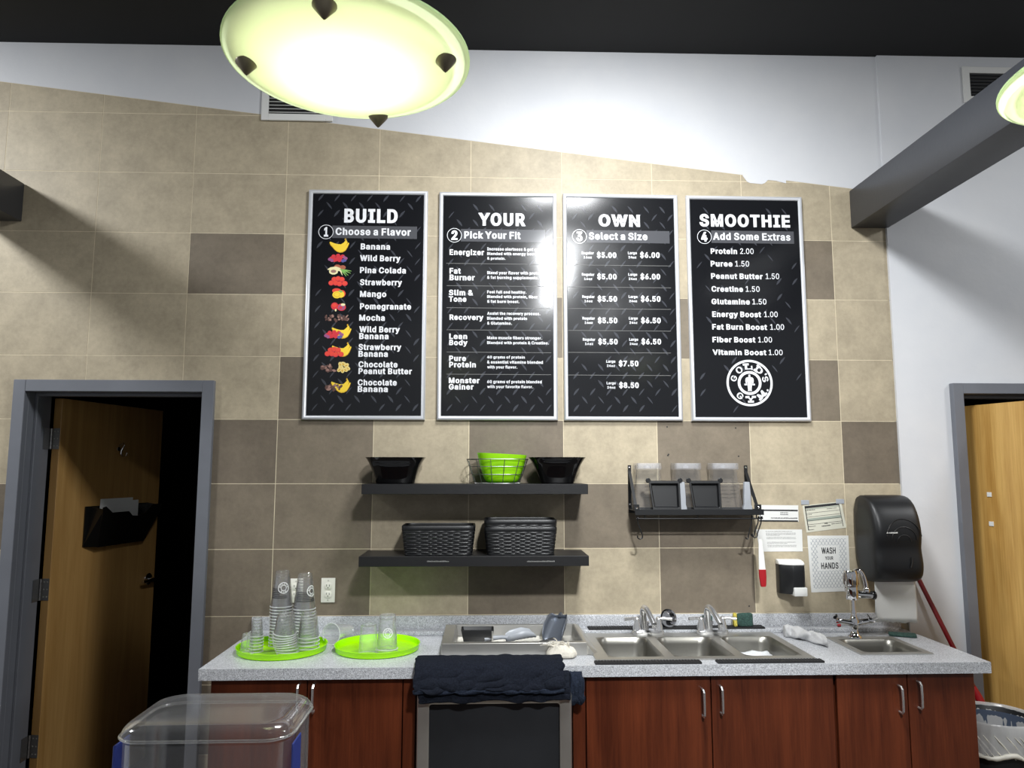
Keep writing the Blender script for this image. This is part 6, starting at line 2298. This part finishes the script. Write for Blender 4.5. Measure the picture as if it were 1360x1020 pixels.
# the cup lying on its side between the trays
q0, q1 = onZ(441, 843, CZ + .045), onZ(456, 829, CZ + .034)
q0 = Vector((q0.x - .004, -.255, CZ + .0475))
dirv = Vector((.055, .115, -.013)).normalized()
single(q0, .030, .0445, .13, 'clear cup lying on its side between the two lime trays', dirv.to_track_quat('Z', 'Y').to_euler(), m=CUPL)

# ------------------------------------------------------------------ mop leaning at the right, waste bin
P1 = onY(1217, 763, -.085)
P2 = onY(1297.5, 922, -.20)
dv_ = (P2 - P1)
Pf = P1 + dv_ * ((.10 - P1.z) / dv_.z)
mp = thing('push_broom', (Pf.x, Pf.y, 0), 'dark red broom pole leaning on the wall behind the right end of the counter', 'broom')
MB().tube([P1 + dv_ * -.01, P2], .0105, 12).build('pole', DRED, mp, smooth=60)
mb = MB()
mb.tube([P2 + dv_ * -.06, P2 + dv_ * .02, P2 + dv_ * .14, Pf], [.012, .017, .018, .014], 14)
mb.build('red_socket', RED, mp, smooth=60)
mb = MB()
mb.loft([rrect(Pf.x - .10, Pf.x + .10, Pf.y - .028, Pf.y + .028, .01, z) for z in (.075, .105)])
mb.build('broom_head', RED, mp, smooth=40)
mb = MB()
for i in range(26):
    for j in range(4):
        x, y = Pf.x - .09 + .18 * i / 25, Pf.y - .02 + .04 * j / 3
        mb.tube([(x, y, .076), (x + .004 * sin(i), y * 1.0 + .003 * cos(j + i), .002)], .0035, 4)
mb.build('bristles', BLKM, mp, smooth=0)

BX, BY, BZ = 4.508, -.395, .64
KR = .8
wbn = thing('waste_bin', (BX, BY, 0), 'round black waste bin with a white liner by the open right door', 'waste bin')
mb = MB()
mb.lathe([(r * KR, z) for r, z in ((.001, .001), (.155, .001), (.160, .01), (.2, BZ - .03), (.206, BZ - .025), (.206, BZ), (.2, BZ + .002), (.194, BZ - .004), (.155, .02), (.001, .015))], (BX, BY, 0), 48)
mb.build('bin_body', BINB, wbn, smooth=40)
mb = MB()
mb.lathe([(r * KR, z) for r, z in ((.190, BZ - .02), (.151, .024), (.001, .022))], (BX, BY, 0), 48)
mb.build('slate_inside', BING, wbn, smooth=40)
# liner: clear pleats inside, folded over the rim in a bunched cuff
mb = MB()
rings = []
for r, z, am in ((.120, .20, .01), (.165, .42, .006), (.178, BZ - .14, .006), (.186, BZ - .05, .004), (.197, BZ + .006, .002), (.206, BZ + .010, .002), (.2125, BZ + .001, .003), (.2145, BZ - .025, .006), (.2165, BZ - .06, .009), (.216, BZ - .095, .010), (.211, BZ - .115, .012)):
    rg = []
    for j in range(120):
        a = 2 * pi * j / 120
        n_ = noise.noise(Vector((cos(a) * 6, sin(a) * 6, z * 5)))
        n2 = noise.noise(Vector((cos(a) * 3, sin(a) * 3, 4)))
        q = r * KR + am * abs(n_) * 1.6
        zz = z + (n2 * .02 if z < BZ - .05 and r > .2 else 0)
        rg.append(Vector((BX + q * cos(a), BY + q * sin(a), zz)))
    rings.append(rg)
mb.loft(rings, cap0=False, cap1=False)
mb.build('liner', LINER, wbn, smooth=70)
mb = MB()
pts, rad_ = [], []
for j in range(90):
    a = 2 * pi * j / 90
    pts.append((BX + (.222 * KR + .006 * noise.noise(Vector((cos(a) * 5, sin(a) * 5, 1)))) * cos(a), BY + (.222 * KR + .006 * noise.noise(Vector((cos(a) * 5, sin(a) * 5, 1)))) * sin(a), BZ - .115 + .03 * noise.noise(Vector((cos(a) * 2, sin(a) * 2, 8)))))
    rad_.append(.0085 + .005 * noise.noise(Vector((cos(a) * 9, sin(a) * 9, 2))))
mb.tube(pts, rad_, 10, closed=True)
for k in range(34):
    a0 = k * .187 + .06 * sin(k * 5)
    pts = [(BX + (.2185 * KR + .003 * sin(i)) * cos(a0 + i * .05), BY + (.2185 * KR + .003 * sin(i)) * sin(a0 + i * .05), BZ - .03 - .085 * i / 8) for i in range(9)]
    mb.tube(pts, [.0012 + .0022 * sin(pi * i / 8) for i in range(9)], 6)
mb.build('bunched_cuff', LINERW, wbn, smooth=70)

# ------------------------------------------------------------------ clear bin in the foreground on the front counter
fcz = .93
fc = thing('front_counter', (1.6, -2.35, 0), 'front bar counter that carries the clear plastic bin', 'counter')
MB().box(.2, 3.4, -2.62, -2.02, fcz - .04, fcz).build('worktop', COUNTER, fc, bevel=.004)
MB().box(.25, 3.35, -2.56, -2.1, 0, fcz - .04).build('bar_front', CHERRY, fc)
bx0, bx1, by0, by1, bz1 = 1.752, 2.040, -2.292, -2.085, 1.25
bn = thing('clear_bin', ((bx0 + bx1) / 2, (by0 + by1) / 2, fcz), 'clear rounded plastic bin with blue corner strips in the foreground, cut by the lower edge', 'bin')
mb = MB()
k = .022
rings = []
for i in range(8):
    a = radians(90 * i / 7)
    e = k * (1 - cos(a))
    rings.append(rrect(bx0 + k * (1 - sin(a)) * 1.0, bx1 - k * (1 - sin(a)), by0 + k * (1 - sin(a)), by1 - k * (1 - sin(a)), .045, bz1 - k * (1 - cos(a)), 8))
rings.append(rrect(bx0, bx1, by0, by1, .045, bz1 - .024, 8))
mb.loft(rings, cap0=True, cap1=False)
mb.build('lid', BINM, bn, smooth=60)
mb = MB()
e = .004
mb.tube(rrect(bx0 - .0005, bx1 + .0005, by0 - .0005, by1 + .0005, .045, bz1 - .022, 8), .0026, 8, closed=True)
mb.build('lid_rim', BINEDGE, bn, smooth=60)
mb = MB()
mb.loft([rrect(bx0 + e, bx1 - e, by0 + e, by1 - e, .042, bz1 - .03, 8), rrect(bx0 + .004, bx1 - .004, by0 + .004, by1 - .004, .04, fcz + .02, 8), rrect(bx0 + .01, bx1 - .01, by0 + .01, by1 - .01, .035, fcz + .0008, 8)], cap0=False, cap1=True)
mb.build('bin_body', BINM, bn, smooth=60)
for x0_, x1_ in ((bx0 - .0035, bx0 - .0005), (bx1 + .0005, bx1 + .0035)):
    mb = MB()
    mb.box(x0_, x1_, by0 + .02, by0 + .075, fcz + .02, bz1 - .034)
    mb.build('blue_strip', BLUEP, bn, bevel=.001, seg=1)
